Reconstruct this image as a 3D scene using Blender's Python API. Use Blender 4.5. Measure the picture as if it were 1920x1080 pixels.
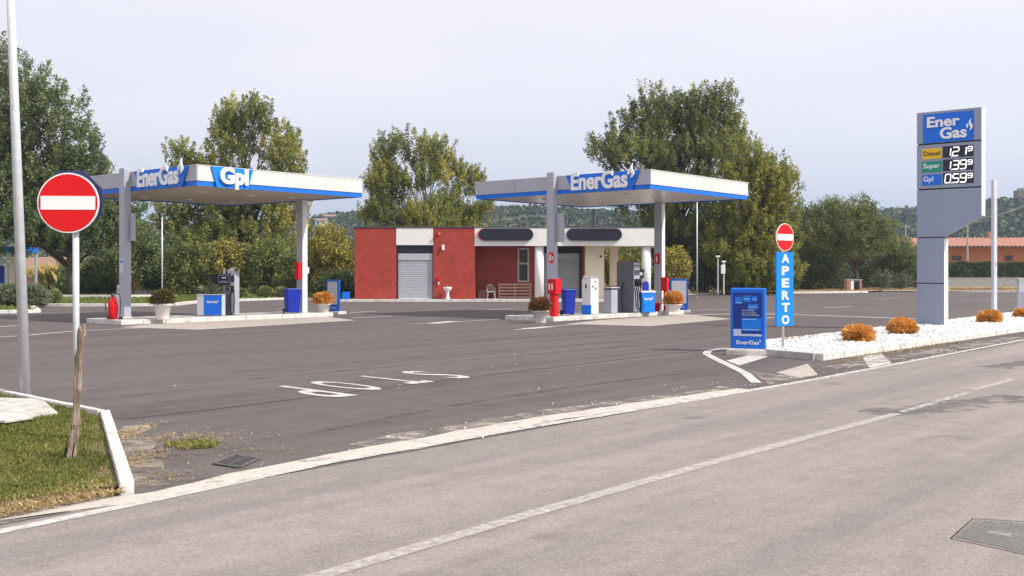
import bpy, bmesh, math, random
import numpy as np
from mathutils import Vector, Matrix, noise as mnoise
R = math.radians
random.seed(7)
rng = np.random.default_rng(11)
for o in list(bpy.data.objects): bpy.data.objects.remove(o)
scene = bpy.context.scene
C = scene.collection

# ------------------------------------------------------------------ camera
EYE = 1.76
cam = bpy.data.objects.new('camera', bpy.data.cameras.new('camera'))
C.objects.link(cam)
cam.location = (0, 0, EYE)
cam.rotation_euler = (R(90), 0, 0)
cam.data.sensor_width = 36
cam.data.lens = 37.5
cam.data.shift_y = -28 / 1920
cam.data.clip_end = 30000
scene.camera = cam
scene.render.resolution_x, scene.render.resolution_y = 1024, 576

# ------------------------------------------------------------------ world
TO_SUN = Vector((1.0, -0.44, 1.04)).normalized()
w = bpy.data.worlds.new('World'); scene.world = w
w.use_nodes = True
nt = w.node_tree; nt.nodes.clear()
sky = nt.nodes.new('ShaderNodeTexSky'); sky.sky_type = 'NISHITA'
sky.sun_disc = False
sky.sun_elevation = math.asin(TO_SUN.z)
sky.sun_rotation = math.atan2(TO_SUN.x, TO_SUN.y)
sky.dust_density = 2.0
bg1 = nt.nodes.new('ShaderNodeBackground'); bg1.inputs[1].default_value = 0.12
nt.links.new(sky.outputs[0], bg1.inputs[0])
bg2 = nt.nodes.new('ShaderNodeBackground'); bg2.inputs[0].default_value = (0.96, 0.91, 0.935, 1); bg2.inputs[1].default_value = 1.16
tc = nt.nodes.new('ShaderNodeTexCoord')
mp = nt.nodes.new('ShaderNodeMapping'); mp.inputs['Scale'].default_value = (1.2, 1.2, 5)
nz = nt.nodes.new('ShaderNodeTexNoise'); nz.inputs['Scale'].default_value = 1.6; nz.inputs['Detail'].default_value = 5
nt.links.new(tc.outputs['Generated'], mp.inputs[0]); nt.links.new(mp.outputs[0], nz.inputs[0])
mr = nt.nodes.new('ShaderNodeMapRange')
mr.inputs['From Min'].default_value = 0.35; mr.inputs['From Max'].default_value = 0.65
mr.inputs['To Min'].default_value = 0.80; mr.inputs['To Max'].default_value = 0.96
nt.links.new(nz.outputs[0], mr.inputs[0])
mx = nt.nodes.new('ShaderNodeMixShader')
nt.links.new(mr.outputs[0], mx.inputs[0]); nt.links.new(bg1.outputs[0], mx.inputs[1]); nt.links.new(bg2.outputs[0], mx.inputs[2])
wo = nt.nodes.new('ShaderNodeOutputWorld'); nt.links.new(mx.outputs[0], wo.inputs[0])

sun = bpy.data.objects.new('sun', bpy.data.lights.new('sun', 'SUN')); C.objects.link(sun)
sun.data.energy = 5.0; sun.data.angle = R(0.6); sun.data.color = (1, 0.96, 0.88)
sun.rotation_euler = (-TO_SUN).to_track_quat('-Z', 'Y').to_euler()
sun.location = (30, -20, 60)
vs = scene.view_settings
vs.view_transform = 'Standard'; vs.look = 'None'; vs.gamma = 1; vs.exposure = 0.10

# ------------------------------------------------------------------ measuring helpers (reference pixels -> metres on the ground)
def G(X, Y, z=0.0):
    s = (Y - 512) / (EYE - z)
    return ((X - 960) / s, 2000 / s)
def PX(X, d): return (X - 960) * d / 2000
def HZ(Y, d): return EYE + (512 - Y) * d / 2000
A50 = R(50)
U = (math.cos(A50), math.sin(A50))      # along the road
N = (math.sin(A50), -math.cos(A50))     # towards the road

# ------------------------------------------------------------------ materials
MATS = {}
def newmat(name):
    m = bpy.data.materials.new(name); m.use_nodes = True
    t = m.node_tree; b = t.nodes['Principled BSDF']
    return m, t, b
def texco(t, scale=(1, 1, 1), kind='Object', rot=None):
    c = t.nodes.new('ShaderNodeTexCoord'); p = t.nodes.new('ShaderNodeMapping')
    p.inputs['Scale'].default_value = scale
    if rot: p.inputs['Rotation'].default_value = rot
    t.links.new(c.outputs[kind], p.inputs[0]); return p.outputs[0]
def noise(t, vec, scale, detail=4, rough=0.6):
    n = t.nodes.new('ShaderNodeTexNoise'); n.inputs['Scale'].default_value = scale
    n.inputs['Detail'].default_value = detail; n.inputs['Roughness'].default_value = rough
    t.links.new(vec, n.inputs['Vector']); return n.outputs[0]
def ramp(t, fac, stops):
    r = t.nodes.new('ShaderNodeValToRGB'); e = r.color_ramp.elements
    while len(e) > 1: e.remove(e[-1])
    e[0].position, e[0].color = stops[0][0], (*stops[0][1], 1)
    for p, c in stops[1:]:
        x = e.new(p); x.color = (*c, 1)
    t.links.new(fac, r.inputs[0]); return r.outputs[0]
def mixc(t, fac, a, b, mode='MIX'):
    m = t.nodes.new('ShaderNodeMix'); m.data_type = 'RGBA'; m.blend_type = mode
    if isinstance(fac, (int, float)): m.inputs[0].default_value = fac
    else: t.links.new(fac, m.inputs[0])
    for i, v in ((6, a), (7, b)):
        if isinstance(v, tuple): m.inputs[i].default_value = (*v[:3], 1)
        else: t.links.new(v, m.inputs[i])
    return m.outputs[2]
def g3(v): return (v, v, v)
def bump(t, b, h, strength=0.3, dist=0.01):
    n = t.nodes.new('ShaderNodeBump'); n.inputs['Strength'].default_value = strength; n.inputs['Distance'].default_value = dist
    t.links.new(h, n.inputs['Height']); t.links.new(n.outputs[0], b.inputs['Normal'])
def solid(name, col, rough=0.5, metal=0.0, var=0.12, scale=3.0, bmp=0.0, bscale=40, spec=0.3, streak=0.0):
    if name in MATS: return MATS[name]
    m, t, b = newmat(name)
    v = texco(t)
    f = noise(t, v, scale, 5)
    base = mixc(t, 1.0, tuple(col), ramp(t, f, [(0.25, g3(1 - var)), (0.75, g3(1 + var * 0.4))]), 'MULTIPLY')
    if streak:
        sv = texco(t, (7, 7, 0.4))
        sf = noise(t, sv, 2.0, 4)
        base = mixc(t, 1.0, base, ramp(t, sf, [(0.3, g3(1 - streak)), (0.6, g3(1.0))]), 'MULTIPLY')
    t.links.new(base, b.inputs['Base Color'])
    b.inputs['Roughness'].default_value = rough; b.inputs['Metallic'].default_value = metal
    b.inputs['Specular IOR Level'].default_value = spec
    if bmp: bump(t, b, noise(t, v, bscale, 4), bmp, 0.01)
    MATS[name] = m; return m

def asphalt(name, c1, c2, c3, speck, stain=0.25, rot=50):
    m, t, b = newmat(name)
    v = texco(t)
    big = noise(t, v, 0.35, 5, 0.6)
    col = mixc(t, ramp(t, big, [(0.35, g3(0)), (0.65, g3(1))]), c1, c2)
    # long wheel-polished streaks along the driving direction
    lv0 = texco(t, (1, 1, 1), rot=(0, 0, R(-rot)))
    lm = t.nodes.new('ShaderNodeMapping'); lm.inputs['Scale'].default_value = (0.045, 0.95, 1)
    t.links.new(lv0, lm.inputs[0]); lv = lm.outputs[0]
    st = noise(t, lv, 1.0, 5, 0.65)
    col = mixc(t, ramp(t, st, [(0.40, g3(0)), (0.60, g3(0.9))]), col, c3)
    mid = noise(t, v, 2.7, 6, 0.7)
    col = mixc(t, stain, col, ramp(t, mid, [(0.3, g3(0.35)), (0.5, g3(0.9)), (0.75, g3(1.25))]), 'MULTIPLY')
    fine = noise(t, v, 55, 3, 0.8)
    vo = t.nodes.new('ShaderNodeTexVoronoi'); vo.inputs['Scale'].default_value = 75
    t.links.new(v, vo.inputs['Vector'])
    sp = ramp(t, vo.outputs['Color'], [(0.0, g3(1 - speck)), (0.5, g3(1.0)), (1.0, g3(1 + speck))])
    col = mixc(t, 1.0, col, sp, 'MULTIPLY')
    col = mixc(t, 1.0, col, ramp(t, fine, [(0.3, g3(1 - speck * .8)), (0.7, g3(1 + speck * .8))]), 'MULTIPLY')
    # scattered darker oil spots
    oil = noise(t, v, 1.1, 2, 0.4)
    col = mixc(t, ramp(t, oil, [(0.66, g3(0)), (0.78, g3(0.45))]), col, (0.04, 0.038, 0.04))
    t.links.new(col, b.inputs['Base Color'])
    b.inputs['Roughness'].default_value = 0.88; b.inputs['Specular IOR Level'].default_value = 0.3
    bump(t, b, fine, 0.5, 0.006)
    MATS[name] = m; return m
M_lot = asphalt('lot asphalt', (0.086, 0.067, 0.066), (0.104, 0.084, 0.080), (0.118, 0.103, 0.098), 0.22, 0.32)
M_road = asphalt('road asphalt', (0.288, 0.245, 0.225), (0.262, 0.227, 0.211), (0.198, 0.177, 0.171), 0.22, 0.24)

def worn_paint(name, col, under_amt, scale=6, lo=0.38, hi=0.55):
    m, t, b = newmat(name)
    v = texco(t)
    f = noise(t, v, scale, 8, 0.75)
    a = ramp(t, f, [(lo, g3(under_amt)), (hi, g3(1))])
    f2 = noise(t, v, 2, 4)
    c = mixc(t, f2, tuple(x * 0.85 for x in col), col)
    t.links.new(c, b.inputs['Base Color']); b.inputs['Roughness'].default_value = 0.75
    t.links.new(a, b.inputs['Alpha'])
    MATS[name] = m; return m
M_line = worn_paint('road line paint', (0.57, 0.54, 0.50), 0.35, 9)
M_line2 = worn_paint('faded line paint', (0.47, 0.43, 0.39), 0.45, 13, 0.36, 0.62)
M_band = worn_paint('worn concrete edge', (0.50, 0.455, 0.41), 0.0, 3.5, 0.28, 0.45)
M_mark = worn_paint('lot marking paint', (0.60, 0.58, 0.55), 0.35, 11, 0.34, 0.56)
M_mark2 = worn_paint('lot marking faded', (0.5, 0.48, 0.46), 0.1, 9, 0.4, 0.6)
M_apron = worn_paint('apron concrete', (0.42, 0.37, 0.33), 0.7, 3, 0.3, 0.5)
M_gut = worn_paint('dusty gutter', (0.36, 0.31, 0.27), 0.0, 2.0, 0.42, 0.62)
M_patch = worn_paint('tar patch', (0.13, 0.125, 0.125), 0.0, 1.6, 0.44, 0.64)

def ground_mat(name, stops, scale=0.4, fscale=9):
    m, t, b = newmat(name)
    v = texco(t)
    col = ramp(t, noise(t, v, scale, 8, 0.7), stops)
    col = mixc(t, 0.6, col, ramp(t, noise(t, v, fscale, 5, 0.8), [(0.3, g3(0.55)), (0.7, g3(1.35))]), 'MULTIPLY')
    t.links.new(col, b.inputs['Base Color']); b.inputs['Roughness'].default_value = 0.95
    b.inputs['Specular IOR Level'].default_value = 0.15
    bump(t, b, noise(t, v, fscale * 2, 5), 0.6, 0.03)
    MATS[name] = m; return m
M_field = ground_mat('field ground', [(0.3, (0.10, 0.11, 0.04)), (0.5, (0.2, 0.17, 0.08)), (0.7, (0.3, 0.23, 0.12))], 0.05, 3)
M_soil = ground_mat('verge soil', [(0.3, (0.12, 0.10, 0.05)), (0.6, (0.22, 0.165, 0.10)), (0.8, (0.36, 0.28, 0.18))], 2, 25)
M_lawn = ground_mat('far lawn', [(0.3, (0.07, 0.11, 0.025)), (0.6, (0.11, 0.15, 0.035)), (0.8, (0.2, 0.19, 0.07))], 0.6, 9)
M_dry = ground_mat('dry leaf litter', [(0.3, (0.22, 0.13, 0.07)), (0.5, (0.40, 0.26, 0.15)), (0.75, (0.5, 0.36, 0.22))], 0.8, 9)
M_drygrass = ground_mat('dry grass', [(0.3, (0.30, 0.24, 0.11)), (0.5, (0.42, 0.32, 0.16)), (0.75, (0.5, 0.38, 0.2))], 0.8, 9)
M_litter = M_dry

def kerb_mat():
    m, t, b = newmat('painted kerb stone')
    v = texco(t)
    col = ramp(t, noise(t, v, 4, 8, 0.7), [(0.25, (0.26, 0.24, 0.21)), (0.42, (0.50, 0.48, 0.45)), (0.6, (0.66, 0.64, 0.61)), (0.75, (0.72, 0.71, 0.68))])
    t.links.new(col, b.inputs['Base Color']); b.inputs['Roughness'].default_value = 0.85
    bump(t, b, noise(t, v, 35, 5), 0.5, 0.01)
    return m
M_kerb = kerb_mat()
M_conc = solid('grey concrete', (0.40, 0.385, 0.37), 0.9, var=0.3, scale=4, bmp=0.4)
M_white = solid('white render', (0.76, 0.75, 0.735), 0.8, var=0.06, scale=1.2, bmp=0.05, streak=0.03)
M_cream = solid('cream render', (0.80, 0.71, 0.58), 0.85, var=0.08, scale=1.2, streak=0.06)
M_navy = solid('dark covered sign', (0.018, 0.018, 0.035), 0.45, var=0.3, scale=2)
M_black = solid('black plastic', (0.016, 0.016, 0.019), 0.45, var=0.2)
M_dark = solid('dark grey steel', (0.075, 0.08, 0.095), 0.45, metal=0.2, var=0.15)
M_dgrey = solid('charcoal panel', (0.11, 0.115, 0.14), 0.4, var=0.12)
M_silver = solid('silver composite panel', (0.40, 0.41, 0.48), 0.40, metal=0.12, var=0.06, scale=0.8, streak=0.05)
M_pylon = solid('pylon silver sheet', (0.27, 0.31, 0.42), 0.4, metal=0.15, var=0.06, scale=0.6, streak=0.05)
M_fascia = solid('pale fascia panel', (0.64, 0.62, 0.60), 0.45, var=0.05, scale=0.8, streak=0.04)
M_alu = solid('light aluminium', (0.62, 0.65, 0.70), 0.4, metal=0.3, var=0.1, streak=0.06)
M_galv = solid('galvanised steel', (0.64, 0.66, 0.71), 0.42, metal=0.25, var=0.18, scale=8)
M_blue = solid('signal blue', (0.008, 0.15, 0.70), 0.45, var=0.05)
M_cyan = solid('bright panel blue', (0.003, 0.20, 0.80), 0.45, var=0.05)
M_deep = solid('deep frame blue', (0.006, 0.09, 0.50), 0.45, var=0.06)
M_binblue = solid('bin blue plastic', (0.010, 0.030, 0.36), 0.4, var=0.12)
M_lett = solid('white acrylic letter', (0.82, 0.83, 0.86), 0.35, var=0.03)
M_red = solid('signal red', (0.64, 0.004, 0.008), 0.55, var=0.06)
M_signwhite = solid('sign white', (0.80, 0.80, 0.81), 0.4, var=0.02)
M_octa = solid('sign back navy', (0.03, 0.045, 0.12), 0.45, var=0.1)
M_pot = solid('white glazed pot', (0.76, 0.75, 0.73), 0.45, var=0.12, scale=6, streak=0.1)
M_yel = solid('price plate yellow', (0.75, 0.50, 0.03), 0.4, var=0.04)
M_grn = solid('price plate green', (0.01, 0.26, 0.17), 0.4, var=0.04)
M_screen = solid('display screen', (0.02, 0.018, 0.04), 0.25, var=0.1)
M_poster = solid('poster dark', (0.012, 0.035, 0.26), 0.3, var=0.1)
M_posterm = solid('poster mid blue', (0.01, 0.20, 0.78), 0.3, var=0.2, scale=9)
M_posterw = solid('poster pale strip', (0.50, 0.60, 0.80), 0.4, var=0.1)
M_posterg = solid('poster faded sheet', (0.55, 0.56, 0.62), 0.3, var=0.08)
M_wood = solid('weathered wood', (0.34, 0.24, 0.18), 0.9, var=0.4, scale=12, bmp=0.5)
M_pallet = solid('pallet wood', (0.45, 0.30, 0.22), 0.85, var=0.3, scale=9, bmp=0.3)
M_iron = solid('cast iron', (0.05, 0.05, 0.053), 0.6, metal=0.4, var=0.3, scale=20)
M_ironl = solid('worn cast iron', (0.15, 0.145, 0.14), 0.55, metal=0.4, var=0.3, scale=20)
M_glass = solid('dark window glass', (0.03, 0.035, 0.04), 0.08, var=0.1)
M_frame = solid('pale window frame', (0.55, 0.50, 0.46), 0.5, var=0.1)
M_maroon = solid('maroon render', (0.32, 0.07, 0.055), 0.8, var=0.15)
M_bark = solid('tree bark', (0.085, 0.065, 0.05), 0.95, var=0.4, scale=5, bmp=0.8, bscale=14)
M_barkp = solid('pale bark', (0.24, 0.21, 0.17), 0.95, var=0.4, scale=5, bmp=0.6, bscale=14)
M_joint = solid('tar joint', (0.035, 0.033, 0.034), 0.8, var=0.3)
M_plaster = solid('terracotta plaster', (0.36, 0.15, 0.075), 0.85, var=0.15, scale=0.6)
M_gwall = solid('grey garden wall', (0.30, 0.30, 0.31), 0.9, var=0.2)
M_soffit_l = solid('warm soffit board', (0.52, 0.45, 0.36), 0.6, var=0.1, scale=1)
m_, t_, b_ = newmat('lit digits'); b_.inputs['Base Color'].default_value = (.9, .9, .9, 1)
b_.inputs['Emission Color'].default_value = (1, 1, 1, 1); b_.inputs['Emission Strength'].default_value = 0.85
M_led = m_
def soffit_mat():
    m, t, b = newmat('slatted metal soffit')
    v = texco(t)
    wv = t.nodes.new('ShaderNodeTexWave'); wv.wave_type = 'BANDS'; wv.bands_direction = 'X'; wv.inputs['Scale'].default_value = 1.6
    t.links.new(v, wv.inputs['Vector'])
    t.links.new(ramp(t, wv.outputs[0], [(0.0, (0.50, 0.46, 0.44)), (0.12, (0.76, 0.73, 0.71)), (1, (0.82, 0.79, 0.77))]), b.inputs['Base Color'])
    b.inputs['Roughness'].default_value = 0.28; b.inputs['Metallic'].default_value = 0.35
    return m
M_soffit = soffit_mat()
def brick_mat(name, c1, c2, mortar, bw=0.30, rh=0.14, ms=0.012):
    m, t, b = newmat(name)
    c = t.nodes.new('ShaderNodeTexCoord'); sp = t.nodes.new('ShaderNodeSeparateXYZ'); cb = t.nodes.new('ShaderNodeCombineXYZ')
    t.links.new(c.outputs['Object'], sp.inputs[0])
    ad = t.nodes.new('ShaderNodeMath'); ad.operation = 'ADD'
    t.links.new(sp.outputs[0], ad.inputs[0]); t.links.new(sp.outputs[1], ad.inputs[1])
    t.links.new(ad.outputs[0], cb.inputs[0]); t.links.new(sp.outputs[2], cb.inputs[1])
    br = t.nodes.new('ShaderNodeTexBrick')
    br.inputs['Color1'].default_value = (*c1, 1); br.inputs['Color2'].default_value = (*c2, 1); br.inputs['Mortar'].default_value = (*mortar, 1)
    br.inputs['Scale'].default_value = 1; br.inputs['Brick Width'].default_value = bw; br.inputs['Row Height'].default_value = rh
    br.inputs['Mortar Size'].default_value = ms
    t.links.new(cb.outputs[0], br.inputs['Vector'])
    v = texco(t)
    col = mixc(t, 1, br.outputs['Color'], ramp(t, noise(t, v, 1.2, 5), [(0.3, g3(0.8)), (0.7, g3(1.12))]), 'MULTIPLY')
    t.links.new(col, b.inputs['Base Color']); b.inputs['Roughness'].default_value = 0.7
    bump(t, b, br.outputs['Fac'], -0.5, 0.01)
    MATS[name] = m; return m
M_brick = brick_mat('red facing brick', (0.43, 0.050, 0.028), (0.35, 0.038, 0.022), (0.19, 0.022, 0.015))
M_brick2 = brick_mat('plain brick', (0.42, 0.16, 0.10), (0.35, 0.13, 0.08), (0.35, 0.3, 0.26), 0.25, 0.07, 0.01)
M_shut = solid('shutter slats', (0.46, 0.49, 0.53), 0.45, metal=0.3, var=0.08)
M_tile = solid('terracotta tiles', (0.56, 0.29, 0.22), 0.85, var=0.3, scale=3)

def leaf_mat(name, stops, transl=0.3, rough=0.6):
    m, t, b = newmat(name)
    a = t.nodes.new('ShaderNodeAttribute'); a.attribute_name = 'tint'
    col = ramp(t, a.outputs['Fac'], stops)
    t.links.new(col, b.inputs['Base Color']); b.inputs['Roughness'].default_value = rough
    b.inputs['Specular IOR Level'].default_value = 0.3
    tr = t.nodes.new('ShaderNodeBsdfTranslucent'); t.links.new(col, tr.inputs[0])
    ms = t.nodes.new('ShaderNodeMixShader'); ms.inputs[0].default_value = transl
    out = t.nodes['Material Output']
    t.links.new(b.outputs[0], ms.inputs[1]); t.links.new(tr.outputs[0], ms.inputs[2]); t.links.new(ms.outputs[0], out.inputs[0])
    MATS[name] = m; return m
L_green = leaf_mat('poplar leaves', [(0, (0.07, 0.10, 0.04)), (0.45, (0.18, 0.215, 0.07)), (0.7, (0.32, 0.33, 0.09)), (0.88, (0.50, 0.44, 0.08)), (1, (0.66, 0.56, 0.12))], 0.38)
L_yel = leaf_mat('autumn poplar leaves', [(0, (0.09, 0.12, 0.035)), (0.45, (0.24, 0.26, 0.065)), (0.8, (0.42, 0.40, 0.08)), (1, (0.62, 0.53, 0.10))], 0.4)
L_dull = leaf_mat('dull grey green leaves', [(0, (0.08, 0.11, 0.048)), (0.5, (0.18, 0.225, 0.09)), (1, (0.34, 0.37, 0.16))], 0.36)
L_pine = leaf_mat('pine needles', [(0, (0.05, 0.08, 0.028)), (0.5, (0.125, 0.165, 0.05)), (1, (0.27, 0.29, 0.085))], 0.15)
L_hedge = leaf_mat('hedge leaves', [(0, (0.035, 0.055, 0.022)), (0.5, (0.085, 0.115, 0.042)), (1, (0.19, 0.22, 0.075))], 0.25)
L_ochre = leaf_mat('ochre bush leaves', [(0, (0.12, 0.13, 0.03)), (0.5, (0.36, 0.31, 0.07)), (1, (0.58, 0.47, 0.12))])
L_ball = leaf_mat('clipped ball leaves', [(0, (0.12, 0.15, 0.045)), (1, (0.30, 0.32, 0.12))], 0.1)
L_grey = leaf_mat('lavender leaves', [(0, (0.07, 0.09, 0.05)), (1, (0.22, 0.25, 0.16))], 0.1)
L_orange = leaf_mat('dead orange conifer', [(0, (0.34, 0.12, 0.015)), (0.45, (0.68, 0.31, 0.06)), (1, (0.92, 0.56, 0.17))], 0.1)
L_brown = leaf_mat('brown conifer', [(0, (0.06, 0.035, 0.012)), (0.5, (0.20, 0.09, 0.03)), (1, (0.35, 0.18, 0.07))], 0.1)
L_olive = leaf_mat('olive conifer', [(0, (0.035, 0.04, 0.012)), (0.6, (0.11, 0.10, 0.03)), (1, (0.24, 0.13, 0.05))], 0.1)
L_grass = leaf_mat('grass blades', [(0, (0.085, 0.11, 0.025)), (0.5, (0.185, 0.205, 0.048)), (0.8, (0.32, 0.30, 0.09)), (1, (0.52, 0.41, 0.2))], 0.35)
L_straw = leaf_mat('straw blades', [(0, (0.20, 0.13, 0.06)), (0.6, (0.42, 0.31, 0.16)), (1, (0.62, 0.49, 0.29))], 0.2)
L_reed = leaf_mat('yellow reeds', [(0, (0.30, 0.24, 0.07)), (0.5, (0.55, 0.44, 0.16)), (1, (0.72, 0.62, 0.30))], 0.3)
L_stone = leaf_mat('white gravel', [(0, (0.34, 0.33, 0.31)), (0.3, (0.62, 0.61, 0.60)), (1, (0.82, 0.81, 0.80))], 0.0, 0.8)
L_wood = leaf_mat('hill woodland', [(0, (0.030, 0.050, 0.022)), (0.5, (0.060, 0.085, 0.035)), (0.85, (0.12, 0.13, 0.055)), (1, (0.22, 0.19, 0.11))], 0.0, 0.9)

# ------------------------------------------------------------------ object helpers
def tag(o, label=None, cat=None, group=None, kind=None):
    if label: o['label'] = label
    if cat: o['category'] = cat
    if group: o['group'] = group
    if kind: o['kind'] = kind
    return o
def thing(name, label, cat, loc=(0, 0, 0), rotz=0.0, group=None):
    o = bpy.data.objects.new(name, None); C.objects.link(o)
    o.empty_display_size = 0.2
    o.location = (loc[0], loc[1], loc[2] if len(loc) > 2 else 0); o.rotation_euler = (0, 0, rotz)
    return tag(o, label, cat, group)
class MB:
    def __init__(s): s.v = []; s.f = []
    def add(s, vs, fs, M=None):
        k = len(s.v)
        s.v += [tuple(M @ Vector(p)) if M else tuple(p) for p in vs]
        s.f += [tuple(i + k for i in f) for f in fs]
        return s
    def box(s, x0, x1, y0, y1, z0, z1, M=None):
        vs = [(x0, y0, z0), (x1, y0, z0), (x1, y1, z0), (x0, y1, z0), (x0, y0, z1), (x1, y0, z1), (x1, y1, z1), (x0, y1, z1)]
        return s.add(vs, [(0, 3, 2, 1), (4, 5, 6, 7), (0, 1, 5, 4), (1, 2, 6, 5), (2, 3, 7, 6), (3, 0, 4, 7)], M)
    def prism(s, poly, z0, z1, M=None):
        n = len(poly)
        vs = [(x, y, z0) for x, y in poly] + [(x, y, z1) for x, y in poly]
        fs = [tuple(range(n))[::-1], tuple(range(n, 2 * n))] + [(i, (i + 1) % n, n + (i + 1) % n, n + i) for i in range(n)]
        return s.add(vs, fs, M)
    def wallprism(s, poly, y0, y1, M=None):   # poly in (x, z), thickness along y
        n = len(poly)
        vs = [(x, y0, z) for x, z in poly] + [(x, y1, z) for x, z in poly]
        fs = [tuple(range(n)), tuple(range(n, 2 * n))[::-1]] + [(i, n + i, n + (i + 1) % n, (i + 1) % n) for i in range(n)]
        return s.add(vs, fs, M)
    def lathe(s, prof, seg=20, c=(0, 0, 0), M=None):
        vs = []; fs = []
        for r, z in prof:
            for i in range(seg):
                a = 2 * math.pi * i / seg
                vs.append((c[0] + r * math.cos(a), c[1] + r * math.sin(a), c[2] + z))
        for j in range(len(prof) - 1):
            for i in range(seg):
                k = (i + 1) % seg
                fs.append((j * seg + i, j * seg + k, (j + 1) * seg + k, (j + 1) * seg + i))
        fs.append(tuple(range(seg))[::-1]); fs.append(tuple(range((len(prof) - 1) * seg, len(prof) * seg)))
        return s.add(vs, fs, M)
    def tube(s, pts, rad, seg=8, M=None):
        pts = [Vector(p) for p in pts]
        if not hasattr(rad, '__len__'): rad = [rad] * len(pts)
        vs = []; fs = []
        for i, p in enumerate(pts):
            d = (pts[min(i + 1, len(pts) - 1)] - pts[max(i - 1, 0)])
            d = d.normalized() if d.length > 1e-9 else Vector((0, 0, 1))
            a = d.cross(Vector((0, 0, 1)) if abs(d.z) < 0.9 else Vector((1, 0, 0))).normalized(); b = d.cross(a)
            for k in range(seg):
                t = 2 * math.pi * k / seg
                vs.append(tuple(p + (a * math.cos(t) + b * math.sin(t)) * rad[i]))
        for j in range(len(pts) - 1):
            for k in range(seg):
                l = (k + 1) % seg
                fs.append((j * seg + k, (j + 1) * seg + k, (j + 1) * seg + l, j * seg + l))
        fs.append(tuple(range(seg))); fs.append(tuple(range((len(pts) - 1) * seg, len(pts) * seg))[::-1])
        return s.add(vs, fs, M)
    def build(s, name, mat, parent=None, bevel=0.0, smooth=False, loc=None):
        me = bpy.data.meshes.new(name); me.from_pydata(s.v, [], s.f)
        me.materials.append(mat)
        bm = bmesh.new(); bm.from_mesh(me); bmesh.ops.recalc_face_normals(bm, faces=bm.faces); bm.to_mesh(me); bm.free()
        if smooth:
            me.polygons.foreach_set('use_smooth', [len(p.vertices) == 4 for p in me.polygons])
        o = bpy.data.objects.new(name, me); C.objects.link(o)
        if parent: o.parent = parent
        if loc: o.location = loc
        if bevel:
            b = o.modifiers.new('bevel', 'BEVEL'); b.width = bevel; b.segments = 2; b.limit_method = 'ANGLE'; b.angle_limit = R(40)
        return o
def text_geo(txt, size=1.0, extrude=0.0, offset=0.0, align='LEFT', shear=0.0):
    cu = bpy.data.curves.new('t', 'FONT'); cu.body = txt; cu.size = size; cu.extrude = extrude; cu.offset = offset
    cu.align_x = align; cu.shear = shear; cu.resolution_u = 4
    ob = bpy.data.objects.new('t', cu); C.objects.link(ob)
    dg = bpy.context.evaluated_depsgraph_get(); dg.update()
    me = bpy.data.meshes.new_from_object(ob.evaluated_get(dg))
    vs = [tuple(v.co) for v in me.vertices]; fs = [tuple(p.vertices) for p in me.polygons]
    bpy.data.objects.remove(ob); bpy.data.curves.remove(cu); bpy.data.meshes.remove(me)
    return vs, fs
def fit(geo, w=None, h=None, flip=False):     # scale to a box with its lower-left corner at the origin
    vs, fs = geo
    xs = [v[0] for v in vs]; ys = [v[1] for v in vs]
    x0, x1, y0, y1 = min(xs), max(xs), min(ys), max(ys)
    sx = w / (x1 - x0) if w else None; sy = h / (y1 - y0) if h else None
    sx = sx or sy; sy = sy or sx
    return [((v[0] - x0) * sx, (v[1] - y0) * sy, v[2]) for v in vs], fs
FRONT = Matrix(((1, 0, 0, 0), (0, 0, -1, 0), (0, 1, 0, 0), (0, 0, 0, 1)))          # text plane -> faces -Y
LEFTM = Matrix(((0, 0, -1, 0), (-1, 0, 0, 0), (0, 1, 0, 0), (0, 0, 0, 1)))          # text plane -> faces -X, reads towards -Y
def T(x, y, z): return Matrix.Translation((x, y, z))
FLAME = [(0.05, 0.0), (0.30, 0.10), (0.45, 0.34), (0.42, 0.62), (0.26, 0.88), (0.22, 1.12), (0.28, 1.42), (0.05, 1.15), (-0.03, 0.86),
         (0.08, 0.60), (0.18, 0.38), (0.14, 0.18)]
FLAME2 = [(-0.20, 0.28), (-0.08, 0.42), (-0.06, 0.62), (-0.14, 0.86), (-0.30, 0.62), (-0.32, 0.42)]
def flame_geo(mb, M, sc, th):
    for f in (FLAME, FLAME2):
        mb.prism([(x * sc, y * sc) for x, y in f], 0, th, M)
def np_mesh(name, V, F, tint, mat, parent=None, smooth=False):
    V = np.asarray(V, np.float32); F = np.asarray(F, np.int32)
    me = bpy.data.meshes.new(name); k = F.shape[1]; m = len(F)
    me.vertices.add(len(V)); me.vertices.foreach_set('co', V.ravel())
    me.loops.add(m * k); me.loops.foreach_set('vertex_index', F.ravel())
    me.polygons.add(m); me.polygons.foreach_set('loop_start', np.arange(0, m * k, k, dtype=np.int32))
    me.update(calc_edges=True)
    if tint is not None:
        a = me.attributes.new('tint', 'FLOAT', 'FACE'); a.data.foreach_set('value', np.asarray(tint, np.float32))
    if smooth: me.polygons.foreach_set('use_smooth', np.ones(m, bool))
    me.materials.append(mat)
    o = bpy.data.objects.new(name, me); C.objects.link(o)
    if parent: o.parent = parent
    return o
def unit(a): return a / (np.linalg.norm(a, axis=1, keepdims=True) + 1e-9)
def leaf_quads(c, size, updir=None, asp=0.6):
    n = len(c)
    a = unit(rng.normal(size=(n, 3)))
    if updir is not None: a = unit(a + updir)
    b = unit(np.cross(a, rng.normal(size=(n, 3))))
    s = size[:, None]
    V = np.stack([c - a * s * .5, c + b * s * .5 * asp, c + a * s * .5, c - b * s * .5 * asp], 1).reshape(-1, 3)
    F = np.arange(4 * n).reshape(n, 4)
    return V, F
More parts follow.
